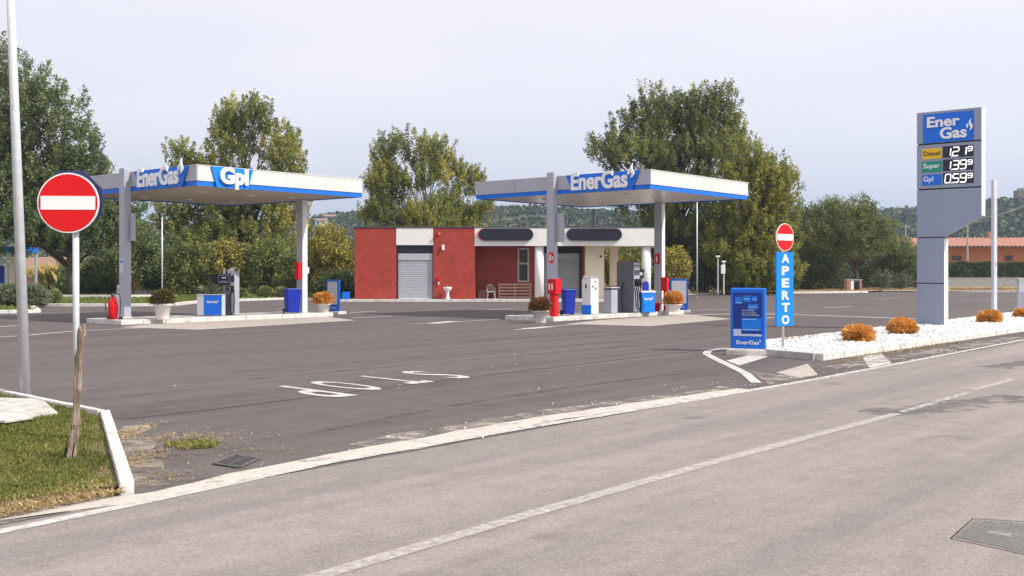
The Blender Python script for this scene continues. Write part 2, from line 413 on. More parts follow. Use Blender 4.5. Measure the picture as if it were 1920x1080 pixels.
def lump(p, f=0.35, ph=0.0):     # cheap smooth 3-d variation for gaps and tint clumps
    x, y, z = p[:, 0] * f + ph, p[:, 1] * f + ph * 1.7, p[:, 2] * f - ph
    return (np.sin(x * 2.1 + 1.3 * np.sin(z * 1.7)) + np.sin(y * 2.3 + 1.1 * np.sin(x * 1.9)) + np.sin(z * 2.6 + 1.2 * np.sin(y * 2.2))) / 3
def crown_pts(lobes, n, gap=-0.45, ph=0.0, fr=0.7):
    L = np.array(lobes, float)     # cx, cy, cz, rx, ry, rz
    wt = (L[:, 3] * L[:, 4] * L[:, 5]) ** 0.75; wt /= wt.sum()
    out = []
    k = rng.choice(len(L), size=n * 2, p=wt)
    d = unit(rng.normal(size=(n * 2, 3))); r = rng.random(n * 2)[:, None] ** 0.42
    p = L[k, :3] + d * r * L[k, 3:6]
    keep = lump(p, fr, ph) > gap
    p = p[keep][:n]; d = d[keep][:n]
    return p, d
def make_tree(name, label, cat, base, lobes_px, depth, mat, sprays=900, per=34, leaf=0.19, spray_len=0.9, spray_w=0.2, gap=-0.42,
              trunk_r=0.22, trunk_top=None, bark=None, group=None, ph=0.0, tbias=0.5, limbs=36, up=1.0, thick=0.75, lean=0.0, yshift=0.0):
    bx, by = base
    t = thing(name, label, cat, (bx, by, 0), 0, group)
    lobes = []
    for (X, Y, rX, rY) in lobes_px:
        cx = PX(X, depth) - bx; cz = HZ(Y, depth); rx = rX * depth / 2000; rz = rY * depth / 2000
        jy = random.uniform(-0.35, 0.35) * rx
        lobes.append((cx, jy + yshift, cz, rx, rx * thick, rz))
    p, d = crown_pts(lobes, sprays, gap, ph)
    p[:, 2] = np.maximum(p[:, 2], 0.25)
    n = len(p)
    dirs = unit(np.stack([d[:, 0] * .45, d[:, 1] * .45, np.full(n, up) + d[:, 2] * .3], 1) + rng.normal(scale=.18, size=(n, 3)))
    ln = spray_len * rng.uniform(.6, 1.35, n)
    tt = rng.random((n, per))
    off = unit(rng.normal(size=(n * per, 3))).reshape(n, per, 3) * (rng.random((n, per, 1)) ** .6) * spray_w * 2 * np.sqrt(np.clip(1.02 - (2 * tt[..., None] - .8) ** 2 / 1.6, .05, 1))
    c = (p[:, None] + dirs[:, None] * (tt * ln[:, None])[..., None] + off).reshape(-1, 3)
    c[:, 2] = np.maximum(c[:, 2], 0.05)
    size = leaf * rng.uniform(.6, 1.3, len(c))
    V, F = leaf_quads(c, size, np.array([[0, 0, 0.3]]))
    stint = np.repeat(rng.normal(0, .13, n) + 0.16 * lump(p, .5, ph + 3), per)
    tint = np.clip(tbias + stint + rng.normal(0, .13, len(c)), 0, 1)
    np_mesh('crown', V, F, tint, mat, t)
    mb = MB()
    topz = trunk_top or max(l[2] for l in lobes)
    tp = [Vector((0, 0, -0.1))]
    for i in range(1, 8):
        f = i / 7
        tp.append(Vector((lean * f + random.uniform(-.12, .12) * f * 2, random.uniform(-.12, .12) + yshift * f, topz * f)))
    mb.tube(tp, [trunk_r * (1.25 if i == 0 else 1) * (1 - 0.85 * i / 7) for i in range(8)], 10)
    idx = rng.choice(n, min(limbs, n), replace=False)
    for i in idx:
        e = Vector(p[i]); f = min(0.9, max(0.18, (e.z / topz) * random.uniform(.35, .7)))
        j = f * 7; a = tp[int(j)].lerp(tp[min(7, int(j) + 1)], j - int(j))
        m1 = a.lerp(e, .4) + Vector((random.uniform(-.3, .3), random.uniform(-.3, .3), .15 * (e - a).length * random.uniform(-.3, 1)))
        m2 = a.lerp(e, .75) + Vector((random.uniform(-.2, .2), random.uniform(-.2, .2), .1 * (e - a).length))
        r0 = trunk_r * (1 - .8 * f) * .5
        mb.tube([a, m1, m2, e], [r0, r0 * .7, r0 * .4, .012], 6)
    mb.build('trunk', bark or M_bark, t, smooth=True)
    return t
def make_shrub(name, label, cat, c, rx, rz, mat, n=2500, blade=0.11, wd=0.014, group=None, z0=0.0, parent=None, flat=0.0, ry=None):
    """rounded shrub of short radiating sprigs"""
    t = parent or thing(name, label, cat, (c[0], c[1], z0), random.uniform(0, 6), group)
    ox, oy, oz = (0, 0, 0) if not parent else (c[0], c[1], z0)
    d = unit(rng.normal(size=(n, 3))); d[:, 2] = np.where(d[:, 2] < -0.55, -d[:, 2], d[:, 2])
    rr = rng.uniform(.70, 1.03, n) * (1 + 0.17 * lump(d, 2.6, rx * 9 + c[0] * 1.7))
    ctr = np.array([ox, oy, oz + rz * .8])
    p = ctr + d * rr[:, None] * np.array([rx, ry or rx, rz])
    p[:, 2] = np.maximum(p[:, 2], oz + 0.01)
    dirv = unit(d + rng.normal(scale=.45, size=(n, 3)) + np.array([0, 0, .25]))
    side = unit(np.cross(dirv, rng.normal(size=(n, 3))))
    L = blade * rng.uniform(.5, 1.3, n)[:, None]; W = wd * rng.uniform(.6, 1.4, n)[:, None]
    V = np.stack([p - side * W, p + side * W, p + dirv * L * .7 + side * W * .8, p + dirv * L], 1).reshape(-1, 3)
    tint = np.clip(rng.normal(.5, .22, n) + .2 * lump(p, 6, 1), 0, 1)
    np_mesh('foliage', V, np.arange(4 * n).reshape(n, 4), tint, mat, t)
    # inner twiggy mass
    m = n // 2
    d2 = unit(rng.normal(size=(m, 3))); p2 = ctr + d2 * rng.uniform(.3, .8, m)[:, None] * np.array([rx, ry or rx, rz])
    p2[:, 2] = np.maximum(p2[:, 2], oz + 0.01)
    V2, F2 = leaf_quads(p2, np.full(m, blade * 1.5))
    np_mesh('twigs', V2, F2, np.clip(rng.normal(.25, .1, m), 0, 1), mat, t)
    return t
def sheet(name, poly, z, mat, kind='structure', parent=None):
    me = bpy.data.meshes.new(name)
    me.from_pydata([(x, y, z) for x, y in poly], [], [tuple(range(len(poly)))])
    me.materials.append(mat)
    bm = bmesh.new(); bm.from_mesh(me); bmesh.ops.recalc_face_normals(bm, faces=bm.faces)
    for f in bm.faces:
        if f.normal.z < 0: f.normal_flip()
    bm.to_mesh(me); bm.free()
    o = bpy.data.objects.new(name, me); C.objects.link(o)
    if kind: o['kind'] = kind
    if parent: o.parent = parent
    return o
def strip_pts(pts, width, jit=0.0, step=0.35):
    P = [Vector((*p, 0)) for p in pts]; out = []
    for a, b in zip(P[:-1], P[1:]):
        n = max(1, int((b - a).length / step)) if jit else 1
        for i in range(n): out.append(a.lerp(b, i / n))
    out.append(P[-1])
    L = []; Rr = []
    for i, p in enumerate(out):
        d = (out[min(i + 1, len(out) - 1)] - out[max(i - 1, 0)]).normalized(); s = Vector((-d.y, d.x, 0))
        wv = width[0] + (width[1] - width[0]) * i / max(1, len(out) - 1) if hasattr(width, '__len__') else width
        L.append(p + s * (wv / 2 + random.uniform(-jit, jit))); Rr.append(p - s * (wv / 2 + random.uniform(-jit, jit)))
    return L, Rr
def strips(name, items, z, mat, kind='structure'):
    V = []; F = []
    for q_, (pts, width, jit) in enumerate(items):
        L, Rr = strip_pts(pts, width, jit)
        k = len(V); n = len(L)
        V += [(p.x, p.y, z + q_ * .0003) for p in L] + [(p.x, p.y, z + q_ * .0003) for p in Rr]
        F += [(k + i, k + n + i, k + n + i + 1, k + i + 1) for i in range(n - 1)]
    me = bpy.data.meshes.new(name); me.from_pydata(V, [], F); me.materials.append(mat)
    o = bpy.data.objects.new(name, me); C.objects.link(o); o['kind'] = kind
    return o
def along(p, a, b):    # point p + a*U + b*N
    return (p[0] + a * U[0] + b * N[0], p[1] + a * U[1] + b * N[1])
E0 = (5.0, 17.6)       # a point on the road's edge line

# ------------------------------------------------------------------ ground, lot, road
def big_ground():
    xs = np.concatenate([np.linspace(-6400, -400, 8), np.linspace(-300, 300, 21), np.linspace(400, 6400, 8)])
    ys = np.concatenate([np.linspace(-58, -59, 1), np.linspace(-50, 400, 24), np.linspace(500, 6900, 8)])
    V = [(x, y, 0) for y in ys for x in xs]; nx = len(xs)
    F = [(j * nx + i, j * nx + i + 1, (j + 1) * nx + i + 1, (j + 1) * nx + i) for j in range(len(ys) - 1) for i in range(nx - 1)]
    return np_mesh('ground', V, F, None, M_field)
tag(big_ground(), kind='structure')
lot_poly = [along(E0, -34, -0.02), along(E0, 75, -0.02), (66, 92), (34.5, 101), G(1620, 548), G(1245, 553.5), (10.5, 78), (-14, 78), (-40, 72), (-46, 30)]
sheet('forecourt', lot_poly, 0.004, M_lot)
sheet('road', [along(E0, -60, 0), along(E0, 160, 0), along(E0, 160, 6.6), along(E0, -60, 6.6)], 0.008, M_road)
# far verge on the camera's side
sheet('dusty_verge', [along(E0, -60, 6.6), along(E0, 160, 6.6), along(E0, 160, 7.3), along(E0, -60, 7.3)], 0.006, M_soil)
strips('edge_line', [([G(-60, 1012), G(0, 1000), G(250, 948), G(620, 868)], 0.13, 0.006), ([G(620, 868), G(1000, 801), G(1300, 752), G(1530, 712), G(1920, 638), G(2300, 590)], (0.15, 0.12), 0.006)], 0.0125, M_line)
strips('worn_road_edge', [([G(-60, 975), G(120, 950), G(280, 934), G(420, 905)], (0.5, 0.28), 0.05),
                          ([G(640, 858), G(800, 829), G(1000, 791), G(1200, 760), G(1400, 731)], (0.40, 0.34), 0.03),
                          ([G(270, 937), G(450, 894), G(648, 856)], (0.22, 0.38), 0.02)], 0.0115, M_band)
strips('gutter_dust', [([G(-80, 985), G(240, 935)], 0.45, .05), ([G(700, 842), G(1000, 785), G(1380, 728)], (0.9, 0.5), 0.1),
                       ([G(1560, 690), G(1750, 660), G(1920, 632)], (.5, .6), .1), ([G(240, 800), G(250, 860), G(262, 915)], .35, .16)], 0.0095, M_gut)
strips('centre_line', [([G(560, 1094), G(610, 1080), G(1000, 965), G(1300, 879), G(1682, 777)], 0.14, 0.005), ([G(1825, 732), G(1900, 712)], 0.14, 0.005),
                       ([G(2050, 678), G(2400, 612)], 0.11, 0.0)], 0.0125, M_line2)
strips('faded_centre_line', [([G(1690, 774), G(1815, 738)], 0.10, 0.01)], 0.0125, MATS['lot marking faded'])
strips('road_repair', [([G(1640, 778), G(1760, 766), G(1930, 745)], (0.7, .9), 0.12), ([G(1860, 690), G(1990, 672)], .6, .12)], 0.0105, M_patch)
strips('tar_joint', [([G(236, 787), G(430, 765), G(680, 733), G(1000, 694), G(1240, 665), G(1345, 655)], 0.028, 0.006), ([G(0, 752), G(120, 770), G(236, 787)], .015, .004)], 0.0085, M_joint)
M_tyre = worn_paint('tyre mark rubber', (0.05, 0.045, 0.046), 0.0, 3.0, 0.40, 0.9)
ty = []
for X0, Y0, X1, Y1, X2, Y2 in [(420, 700, 760, 672, 1180, 640), (470, 712, 800, 681, 1230, 646), (700, 640, 1000, 632, 1330, 622), (560, 820, 900, 742, 1290, 700), (300, 660, 620, 640, 900, 630)]:
    a, b, c = Vector(G(X0, Y0)), Vector(G(X1, Y1)), Vector(G(X2, Y2))
    ty.append(([tuple(a.lerp(b, f / 14).lerp(b.lerp(c, f / 14), f / 14)) for f in range(15)], .13, .01))
strips('tyre_marks', ty, 0.0062, M_tyre)
# fine cracks
ck = []
for X, Y, a0, ln in [(1720, 830, 40, 2.2), (420, 700, 10, 2.5), (1000, 730, 60, 2.5), (1200, 690, 20, 3)]:
    x, y = G(X, Y); pts = [(x, y)]; a = R(a0)
    for i in range(14):
        a += random.uniform(-.5, .5); x += math.cos(a) * ln / 14; y += math.sin(a) * ln / 14; pts.append((x, y))
    ck.append((pts, 0.004, 0.001))
strips('fine_cracks', ck, 0.0095, M_joint)
# markings on the forecourt
mk = [([G(-90, 638), G(53, 629), G(133, 621.5), G(240, 616.5), G(330, 612)], 0.14, 0),
      ([G(-60, 616), G(0, 613), G(36, 610.5)], 0.16, 0),
      ([G(770, 608), G(830, 605.5), G(935, 599)], 0.13, 0), ([G(808, 607), G(850, 603)], 0.5, 0),
      ([G(965, 619), G(1075, 609), G(1130, 605)], 0.13, 0), ([G(985, 617), G(1030, 613)], 0.42, 0),
      ([G(660, 597), G(735, 593.3)], 0.18, 0), ([G(655, 587), G(705, 583.5)], 0.18, 0), ([G(890, 581.5), G(963, 579.5)], .2, 0),
      ([G(1545, 577.5), G(1600, 575)], .22, 0), ([G(1300, 581.5), G(1420, 579)], .2, 0), ([G(1640, 559.5), G(1690, 560)], .3, 0),
      ([G(1780, 561), G(1925, 563)], .25, 0)]
strips('forecourt_lines', mk, 0.0085, M_mark)
strips('forecourt_faded_bands', [([G(1290, 590.5), G(1400, 588.5), G(1500, 590.5), G(1720, 598.5)], .7, .05), ([G(1395, 600.5), G(1450, 595.5)], .35, .03),
                                 ([G(1290, 590.5), G(1460, 587.5)], .3, .03)], 0.0105, M_mark2)
sheet('apron_concrete', [G(225, 614), G(375, 618.5), G(667, 601), G(600, 592.5), G(300, 606)], 0.0075, M_apron)
sheet('apron_concrete', [G(1060, 608), G(1094, 608.5), G(1217, 612), G(1371, 598.5), G(1286, 589), G(1120, 601)], 0.0075, M_apron)
# give-way blocks, curved line and dusty wedge by the gravel island
sheet('white_block_marking', [G(1362, 677), G(1386, 686), G(1442, 669), G(1414, 664)], 0.0085, M_mark)
sheet('white_block_marking', [G(1615, 669), G(1630, 690), G(1671, 682), G(1653, 663)], 0.0085, M_mark)
sheet('dusty_wedge', [G(1455, 700), G(1514, 683), G(1534, 704), G(1500, 709)], 0.0115, M_apron)
sheet('dusty_wedge', [G(1404, 696), G(1455, 704), G(1536, 704), G(1500, 712), G(1442, 722)], 0.0105, M_gut)
strips('curved_line', [([G(1368, 653.5), G(1345, 655.5), G(1328, 659), G(1324, 664), G(1340, 673), G(1372, 688), G(1398, 701), G(1418, 719)], 0.17, 0)], 0.0125, M_mark)
# STOP lettering
rd = (-U[0], -U[1])
upv = Vector((0.72, -0.69)).normalized()
Vv, Ff = [], []
for ch, cx, cy, wd, hh in [('S', -1.33, 18.38, .42, 1.65), ('T', -1.98, 17.56, .5, 1.6), ('O', -2.60, 16.6, .5, 1.7), ('P', -3.02, 15.75, .46, 1.85)]:
    vs_, fs_ = fit(text_geo(ch, offset=0.012), wd, hh)
    k = len(Vv)
    for x, y, z in vs_:
        a = x - wd / 2; b = y - hh / 2
        Vv.append((cx + rd[0] * a + upv.x * b, cy + rd[1] * a + upv.y * b, 0.0125))
    Ff += [tuple(i + k for i in f) for f in fs_]
me = bpy.data.meshes.new('stop_marking'); me.from_pydata(Vv, [], Ff); me.materials.append(M_mark)
o = bpy.data.objects.new('stop_marking', me); C.objects.link(o); o['kind'] = 'structure'

# ------------------------------------------------------------------ kerbed verges
def kerb_run(name, label, pts, wd=0.16, h=0.12, seg=1.0, mat=None, group=None, gap=0.008):
    t = thing(name, label, 'kerb', (pts[0][0], pts[0][1], 0), 0, group)
    ox, oy = pts[0]
    mb = MB()
    for a, b in zip(pts[:-1], pts[1:]):
        a = Vector(a); b = Vector(b); d = (b - a); L = d.length; d.normalize(); s = Vector((-d.y, d.x))
        n = max(1, round(L / seg))
        for i in range(n):
            p = a + d * (L * i / n + gap); q = a + d * (L * (i + 1) / n - gap)
            j = random.uniform(-.004, .004)
            poly = [p - s * wd / 2, q - s * wd / 2, q + s * wd / 2, p + s * wd / 2]
            mb.prism([(v.x - ox, v.y - oy) for v in poly], -0.02, h + j)
    mb.build('kerb_stones', mat or M_kerb, t, bevel=0.012)
    return t
# foreground grass corner
kc = G(197, 768, .12); kc2 = G(238, 906, .10); kl = G(-40, 722, .12)
kerb_run('kerb', 'white kerb stones along the near grass corner beside the no-entry sign, running toward the road', [kc, kc2], 0.11, .12, .75)
kerb_run('kerb', 'thin white kerb line behind the tall lamp post at the left edge', [kl, (kc[0] - .04, kc[1] - .02)], 0.09, .12, 1.0)
gpoly = [kl, (kc[0] - .05, kc[1]), (kc2[0] - .05, kc2[1]), G(225, 925), G(0, 958), G(-300, 1000), (-9.5, 9.0)]
tag(MB().prism(gpoly, 0.0, 0.055).build('grass_verge_soil', M_soil), kind='structure')
def in_poly(px, py, poly):
    ins = np.zeros(len(px), bool); n = len(poly)
    for i in range(n):
        x0, y0 = poly[i]; x1, y1 = poly[(i + 1) % n]
        c = ((y0 > py) != (y1 > py)) & (px < (x1 - x0) * (py - y0) / (y1 - y0 + 1e-12) + x0)
        ins ^= c
    return ins
def blades(name, poly, n, h, wd, mat, z0, tintf, kind='stuff', reject=None, lean=.5, parent=None):
    P = np.array(poly); lo, hi = P.min(0), P.max(0)
    x = rng.uniform(lo[0], hi[0], n * 3); y = rng.uniform(lo[1], hi[1], n * 3)
    k = in_poly(x, y, poly)
    if reject is not None: k &= ~reject(x, y)
    x, y = x[k][:n], y[k][:n]; m = len(x)
    p = np.stack([x, y, np.full(m, z0)], 1)
    hh = h * rng.uniform(.45, 1.3, m)[:, None]
    d = unit(np.stack([rng.normal(0, lean, m), rng.normal(0, lean, m), np.ones(m)], 1))
    a = rng.uniform(0, 6.28, m); s = np.stack([np.cos(a), np.sin(a), np.zeros(m)], 1) * wd * rng.uniform(.6, 1.4, m)[:, None]
    bend = np.stack([rng.normal(0, .3, m), rng.normal(0, .3, m), np.zeros(m)], 1) * hh
    V = np.stack([p - s, p + s, p + d * hh * .6 + s * .7, p + d * hh + bend], 1).reshape(-1, 3)
    o = np_mesh(name, V, np.arange(4 * m).reshape(m, 4), np.clip(tintf(x, y) + rng.normal(0, .13, m), 0, 1), mat, parent)
    if kind: o['kind'] = kind
    return o
slab = [G(-60, 795), G(20, 800), G(108, 788), G(80, 762), G(-30, 758)]
def g_rej(x, y):
    r = in_poly(x, y, slab)
    # bare soil close to the kerbs
    d = np.abs((kc2[0] - kc[0]) * (kc[1] - y) - (kc[0] - x) * (kc2[1] - kc[1])) / math.dist(kc, kc2)
    return r | ((d < .16 + .08 * np.sin(y * 5)) & (rng.random(len(x)) < .8))
def dryness(x, y):
    q = np.stack([x, y, np.zeros(len(x))], 1)
    n_ = (x * N[0] + y * N[1])
    return .40 + .18 * lump(q, 1.6, 2) + np.clip((n_ + 8.35) * 1.1, 0, .6)
blades('grass', gpoly, 100000, .042, .0034, L_grass, .055, dryness, reject=g_rej)
blades('dry_straw', [G(-100, 990, .03), G(-100, 955, .03), G(160, 905, .03), G(215, 870, .03), G(232, 925, .03)], 6500, .05, .004, L_straw, .03, lambda x, y: .5 + 0 * x, lean=1.4)
def patch(X, Y, rx, ry, n=14): 
    c = G(X, Y); return [(c[0] + rx * math.cos(a) * random.uniform(.7, 1.15), c[1] + ry * math.sin(a) * random.uniform(.7, 1.15)) for a in [6.283 * i / n for i in range(n)]]
blades('kerbside_weeds', patch(366, 836, .30, .24), 1500, .05, .004, L_grass, .008, lambda x, y: .55 + .3 * (rng.random(len(x)) < .2), lean=.9)
def scatter_straw(cx, cy, sx, sy, n, tf):
    x = rng.normal(cx, sx, n); y = rng.normal(cy, sy, n); a = rng.uniform(0, 6.28, n)
    L = .03 * rng.uniform(.4, 1.4, n); w_ = .0035
    p = np.stack([x, y, rng.uniform(.012, .03, n)], 1); d = np.stack([np.cos(a) * L, np.sin(a) * L, rng.uniform(-.006, .012, n)], 1); q = np.stack([-np.sin(a) * w_, np.cos(a) * w_, 0 * x], 1)
    V = np.stack([p - d - q, p - d + q, p + d + q, p + d - q], 1).reshape(-1, 3)
    o = np_mesh('scattered_straw', V, np.arange(4 * n).reshape(n, 4), np.clip(rng.normal(tf, .2, n), 0, 1), L_straw); o['kind'] = 'stuff'
c_ = G(245, 812); scatter_straw(c_[0], c_[1], .10, .30, 480, .6)
c_ = G(265, 862); scatter_straw(c_[0], c_[1], .13, .35, 480, .4)
c_ = G(345, 822); scatter_straw(c_[0], c_[1], .35, .22, 480, .55)
c_ = G(420, 850); scatter_straw(c_[0], c_[1], .6, .35, 220, .3)
c_ = G(290, 900); scatter_straw(c_[0], c_[1], .25, .2, 220, .3)
# loose pebbles and grit on the forecourt and the road edge
n = 420; sx_ = rng.normal(0, .5, n); sl = rng.uniform(-10, 14, n)
px1 = E0[0] + U[0] * sl - N[0] * np.abs(sx_ + .3) ; py1 = E0[1] + U[1] * sl - N[1] * np.abs(sx_ + .3)
m2 = 90; px1 = np.concatenate([px1, rng.uniform(-7, 7, m2)]); py1 = np.concatenate([py1, rng.uniform(14, 34, m2)])
k = (px1 * N[0] + py1 * N[1]) < -7.5; px1, py1 = px1[k], py1[k]; n = len(px1)
ov = np.array([(1, 0, 0), (0, 1, 0), (-1, 0, 0), (0, -1, 0), (0, 0, .8)], float)[None] * rng.uniform(.004, .014, (n, 1, 1)) * rng.uniform(.6, 1.4, (n, 5, 1))
V = (ov + np.stack([px1, py1, np.full(n, .013)], 1)[:, None]).reshape(-1, 3)
F = (np.array([(0, 1, 4), (1, 2, 4), (2, 3, 4), (3, 0, 4)])[None] + 5 * np.arange(n)[:, None, None]).reshape(-1, 3)
o = np_mesh('loose_grit', V, F, np.repeat(rng.uniform(0, 1, n), 4), L_stone); o['kind'] = 'stuff'
M_slab = solid('pale slab concrete', (0.52, .50, .46), .9, var=.45, scale=5, bmp=.6, bscale=30)
# concrete inspection slab with lids
t = thing('inspection_slab', 'pale concrete slab with two lids set in the grass at the foot of the lamp post', 'manhole', (0, 0, 0))
MB().prism(slab, 0.0, 0.10).build('slab', M_slab, t, bevel=.01)
MB().prism([G(-60, 790, .1), G(10, 794, .1), G(62, 786, .1), G(40, 768, .1), G(-40, 766, .1)], 0.10, 0.135).build('lid', M_slab, t, bevel=.008)
MB().prism([G(-80, 762, .1), G(0, 762, .1), G(30, 752, .1), G(-50, 748, .1)], 0.06, 0.12).build('lid', M_slab, t, bevel=.008)
m, t_s, b_s = newmat('stake bark')
v_s = texco(t_s, (30, 30, 3)); n_s = noise(t_s, v_s, 1.5, 6, .7)
t_s.links.new(ramp(t_s, n_s, [(.3, (.07, .05, .04)), (.48, (.22, .16, .12)), (.62, (.36, .29, .24)), (.8, (.50, .42, .35))]), b_s.inputs['Base Color'])
b_s.inputs['Roughness'].default_value = .95; bump(t_s, b_s, n_s, .9, .02); MATS['stake bark'] = m
# broken wooden stake
t = thing('wooden_stake', 'weathered leaning wooden stake in the grass, chained to nothing, in front of the no-entry sign pole', 'stake', (*G(127, 862, .05), 0))
t['label'] = 'weathered leaning wooden stake in the grass in front of the no-entry sign pole'
random.seed(5)
sv = []; sf = []; nseg = 26; sk = 11
path = [(0, 0), (.018, .04), (.03, .12), (.045, .25), (.075, .4), (.078, .55), (.092, .66), (.098, .8), (.103, .95), (.118, 1.08), (.124, 1.22)]
for i in range(nseg + 1):
    z = 1.22 * i / nseg
    k = next(j for j in range(len(path) - 1) if path[j + 1][1] >= z - 1e-6) if i else 0
    f = 0 if not i else (z - path[k][1]) / max(1e-6, path[k + 1][1] - path[k][1])
    cx = path[k][0] + (path[k + 1][0] - path[k][0]) * f
    rad = .050 - .020 * min(1, z / .5) + random.uniform(-.003, .004) + (.008 if i in (8, 9, 15, 21) else 0)
    for j in range(sk):
        aa = 6.2832 * j / sk; r_ = rad * (1 + .16 * math.sin(3 * aa + z * 4) + random.uniform(-.05, .05))
        sv.append((cx + r_ * math.cos(aa), r_ * math.sin(aa), z + (random.uniform(-.01, .05) if i == nseg else 0)))
for i in range(nseg):
    for j in range(sk): l = (j + 1) % sk; sf.append((i * sk + j, i * sk + l, (i + 1) * sk + l, (i + 1) * sk + j))
sf.append(tuple(range(nseg * sk, (nseg + 1) * sk)))
stk = MB(); stk.add(sv, sf); stk.build('shaft', MATS['stake bark'], t)
mb = MB()
for i in range(9):
    a = i * .7; mb.tube([(.045 * math.cos(a), .045 * math.sin(a), .0), (.035 * math.cos(a) + .02 + .03 * random.random(), .04 * math.sin(a), .10 + .16 * random.random())], [.012, .003], 5)
mb.build('splinters', M_pallet, t)
MB().tube([(.12, 0, 1.18), (.10, .02, 1.27)], [.02, .010], 5).build('splinter', M_wood, t); MB().tube([(.14, 0.02, 1.18), (.145, .02, 1.29)], [.018, .008], 5).build('splinter', M_wood, t)
for zc, xx in ((.66, .088), (.34, .045), (.95, .104)): MB().tube([(xx - .045, -.0, zc - .008), (xx, -.046, zc), (xx + .045, 0, zc + .008), (xx, .046, zc), (xx - .045, 0, zc - .008)], .004, 5)
mb.build('wire_tie', M_iron, t)

# ------------------------------------------------------------------ tall lamp post, left
def lamp_post(label, base, h, r0, r1, lean=(0, 0), group=None, arm=True, mat=None, z0=0.0):
    t = thing('lamp_post', label, 'lamp post', (*base, z0), 0, group)
    MB().tube([(0, 0, -.1), (lean[0] * .5, lean[1] * .5, h * .5), (lean[0], lean[1], h)], [r0, (r0 + r1) / 2, r1], 20).build('pole', mat or M_galv, t, smooth=True)
    MB().lathe([(r0 * 1.25, 0), (r0 * 1.22, .05), (r0 * 1.05, .07)], 20).build('base_collar', M_conc, t)
    if arm:
        MB().tube([(lean[0], lean[1], h - .05), (lean[0] + .25, lean[1] - .3, h + .18), (lean[0] + .7, lean[1] - .8, h + .28)], .03, 8).build('arm', mat or M_galv, t)
        q = Vector((lean[0] + .85, lean[1] - .98, h + .28))
        MB().box(-.16, .16, -.35, .35, -.05, .06, Matrix.Translation(q) @ Matrix.Rotation(R(-40), 4, 'Z')).build('lamp_head', M_dgrey, t, bevel=.03)
    return t
lamp_post('tall pale metal lamp post rising out of frame beside the near no-entry sign', G(49, 750), 8.5, .075, .042, (-.33, 0))

# ------------------------------------------------------------------ no-entry signs
def no_entry(t, r, zc, yf, octa=None, cx=0):
    k = 40
    circ = lambda q: [(cx + q * math.cos(6.2832 * i / k), zc + q * math.sin(6.2832 * i / k)) for i in range(k)]
    MB().wallprism(circ(r), yf, yf + .018).build('sign_rim', M_signwhite, t)
    MB().wallprism(circ(r * .955), yf - .004, yf + .002).build('red_disc', M_red, t)
    MB().box(cx - r * .88, cx + r * .88, yf - .008, yf - .003, zc - r * .225, zc + r * .225).build('white_bar', M_signwhite, t)
    if octa:
        ro = octa; oc = [(cx + .0 + ro * math.cos(R(22.5 + 45 * i)), zc + .025 + ro * math.sin(R(22.5 + 45 * i))) for i in range(8)]
        MB().wallprism(oc, yf + .085, yf + .10).build('octagon_plate', M_octa, t)
    for dz in (-.12, .12): MB().box(cx - .12, cx + .12, yf + .018, yf + .04, zc + dz - .02, zc + dz + .02).build('bracket', M_galv, t)
b = G(141, 838)
t = thing('no_entry_sign', 'large round red no-entry sign on a grey pole in the near grass corner', 'road sign', (*b, 0), R(4))
t.location.x -= .02
MB().tube([(.01, .07, -.1), (0, .07, 2.75)], .032, 16).build('pole', M_galv, t, smooth=True)
no_entry(t, .305, EYE + (512 - 382) / 183.0, 0.0, .335, cx=-.05)
# ------------------------------------------------------------------ open sign + small no-entry sign
b = G(1470, 650, .14)
t = thing('open_sign', 'tall narrow blue APERTO sign under a small red no-entry disc on one pole', 'sign', (*b, .1), R(38))
MB().tube([(0, .03, -.1), (0, .03, 2.62)], .028, 14).build('pole', M_galv, t, smooth=True)
s_ = 2000 / b[1]
zt, zb = EYE - .1 + (512 - 473) / s_, EYE - .1 + (512 - 611) / s_
BW = .59
MB().box(-BW / 2, BW / 2, -.03, 0.0, zb, zt).build('board', M_cyan, t, bevel=.006)
mb = MB(); hgt = (zt - zb)
for i, ch in enumerate('APERTO'):
    lw, lh = .25, hgt / 6 * .72
    g = fit(text_geo(ch, extrude=.006, offset=.03), lw if ch != 'T' else .27, lh)
    zc = zt - hgt * (i + .5) / 6 - lh / 2
    mb.add(*g, T(-lw / 2 + .0, -.036, zc) @ FRONT)
mb.build('lettering', M_signwhite, t)
r_ = .305
zc_ = EYE - .1 + (512 - 445) / s_
no_entry(t, r_, zc_, -.03)

# ------------------------------------------------------------------ poster stand (near)
def wordmark(mb, M, w, h, th, off=.025, flame=True):
    g = fit(text_geo('EnerGas', extrude=th / 2, offset=off), w, h)
    mb.add(*g, M @ T(0, 0, th / 2))
    if flame: flame_geo(mb, M @ T(w * 1.03, h * .62, 0), h * .55, th)
b = G(1403, 666)
t = thing('poster_stand', 'large blue poster stand on a concrete base at the end of the gravel island', 'poster stand', (*b, 0), R(-24))
MB().box(-.44, .44, -.16, .26, 0.0, .12).build('concrete_base', M_kerb, t, bevel=.012)
s_ = 2000 / b[1]
pw, z0_, z1_ = .375, .14, .14 + 1.30
MB().box(-pw, pw, -.05, .05, z0_, z1_).build('frame', M_blue, t, bevel=.03)
MB().box(-pw + .065, pw - .075, -.056, -.049, .40, 1.34).build('poster', M_poster, t)
mb = MB(); mb.box(-.13, pw - .085, -.061, -.055, .52, .80); mb.box(-.27, -.12, -.061, -.055, 1.10, 1.25); mb.box(-.10, .07, -.061, -.055, 1.14, 1.28); mb.box(.0, .22, -.061, -.055, .99, 1.10); mb.box(.09, .2, -.061, -.055, 1.15, 1.27)
mb.build('blue_panels', M_posterm, t)
mb = MB(); mb.box(-pw + .07, pw - .08, -.0605, -.055, .41, .46); mb.box(-pw + .07, -.14, -.0605, -.055, .46, .56)
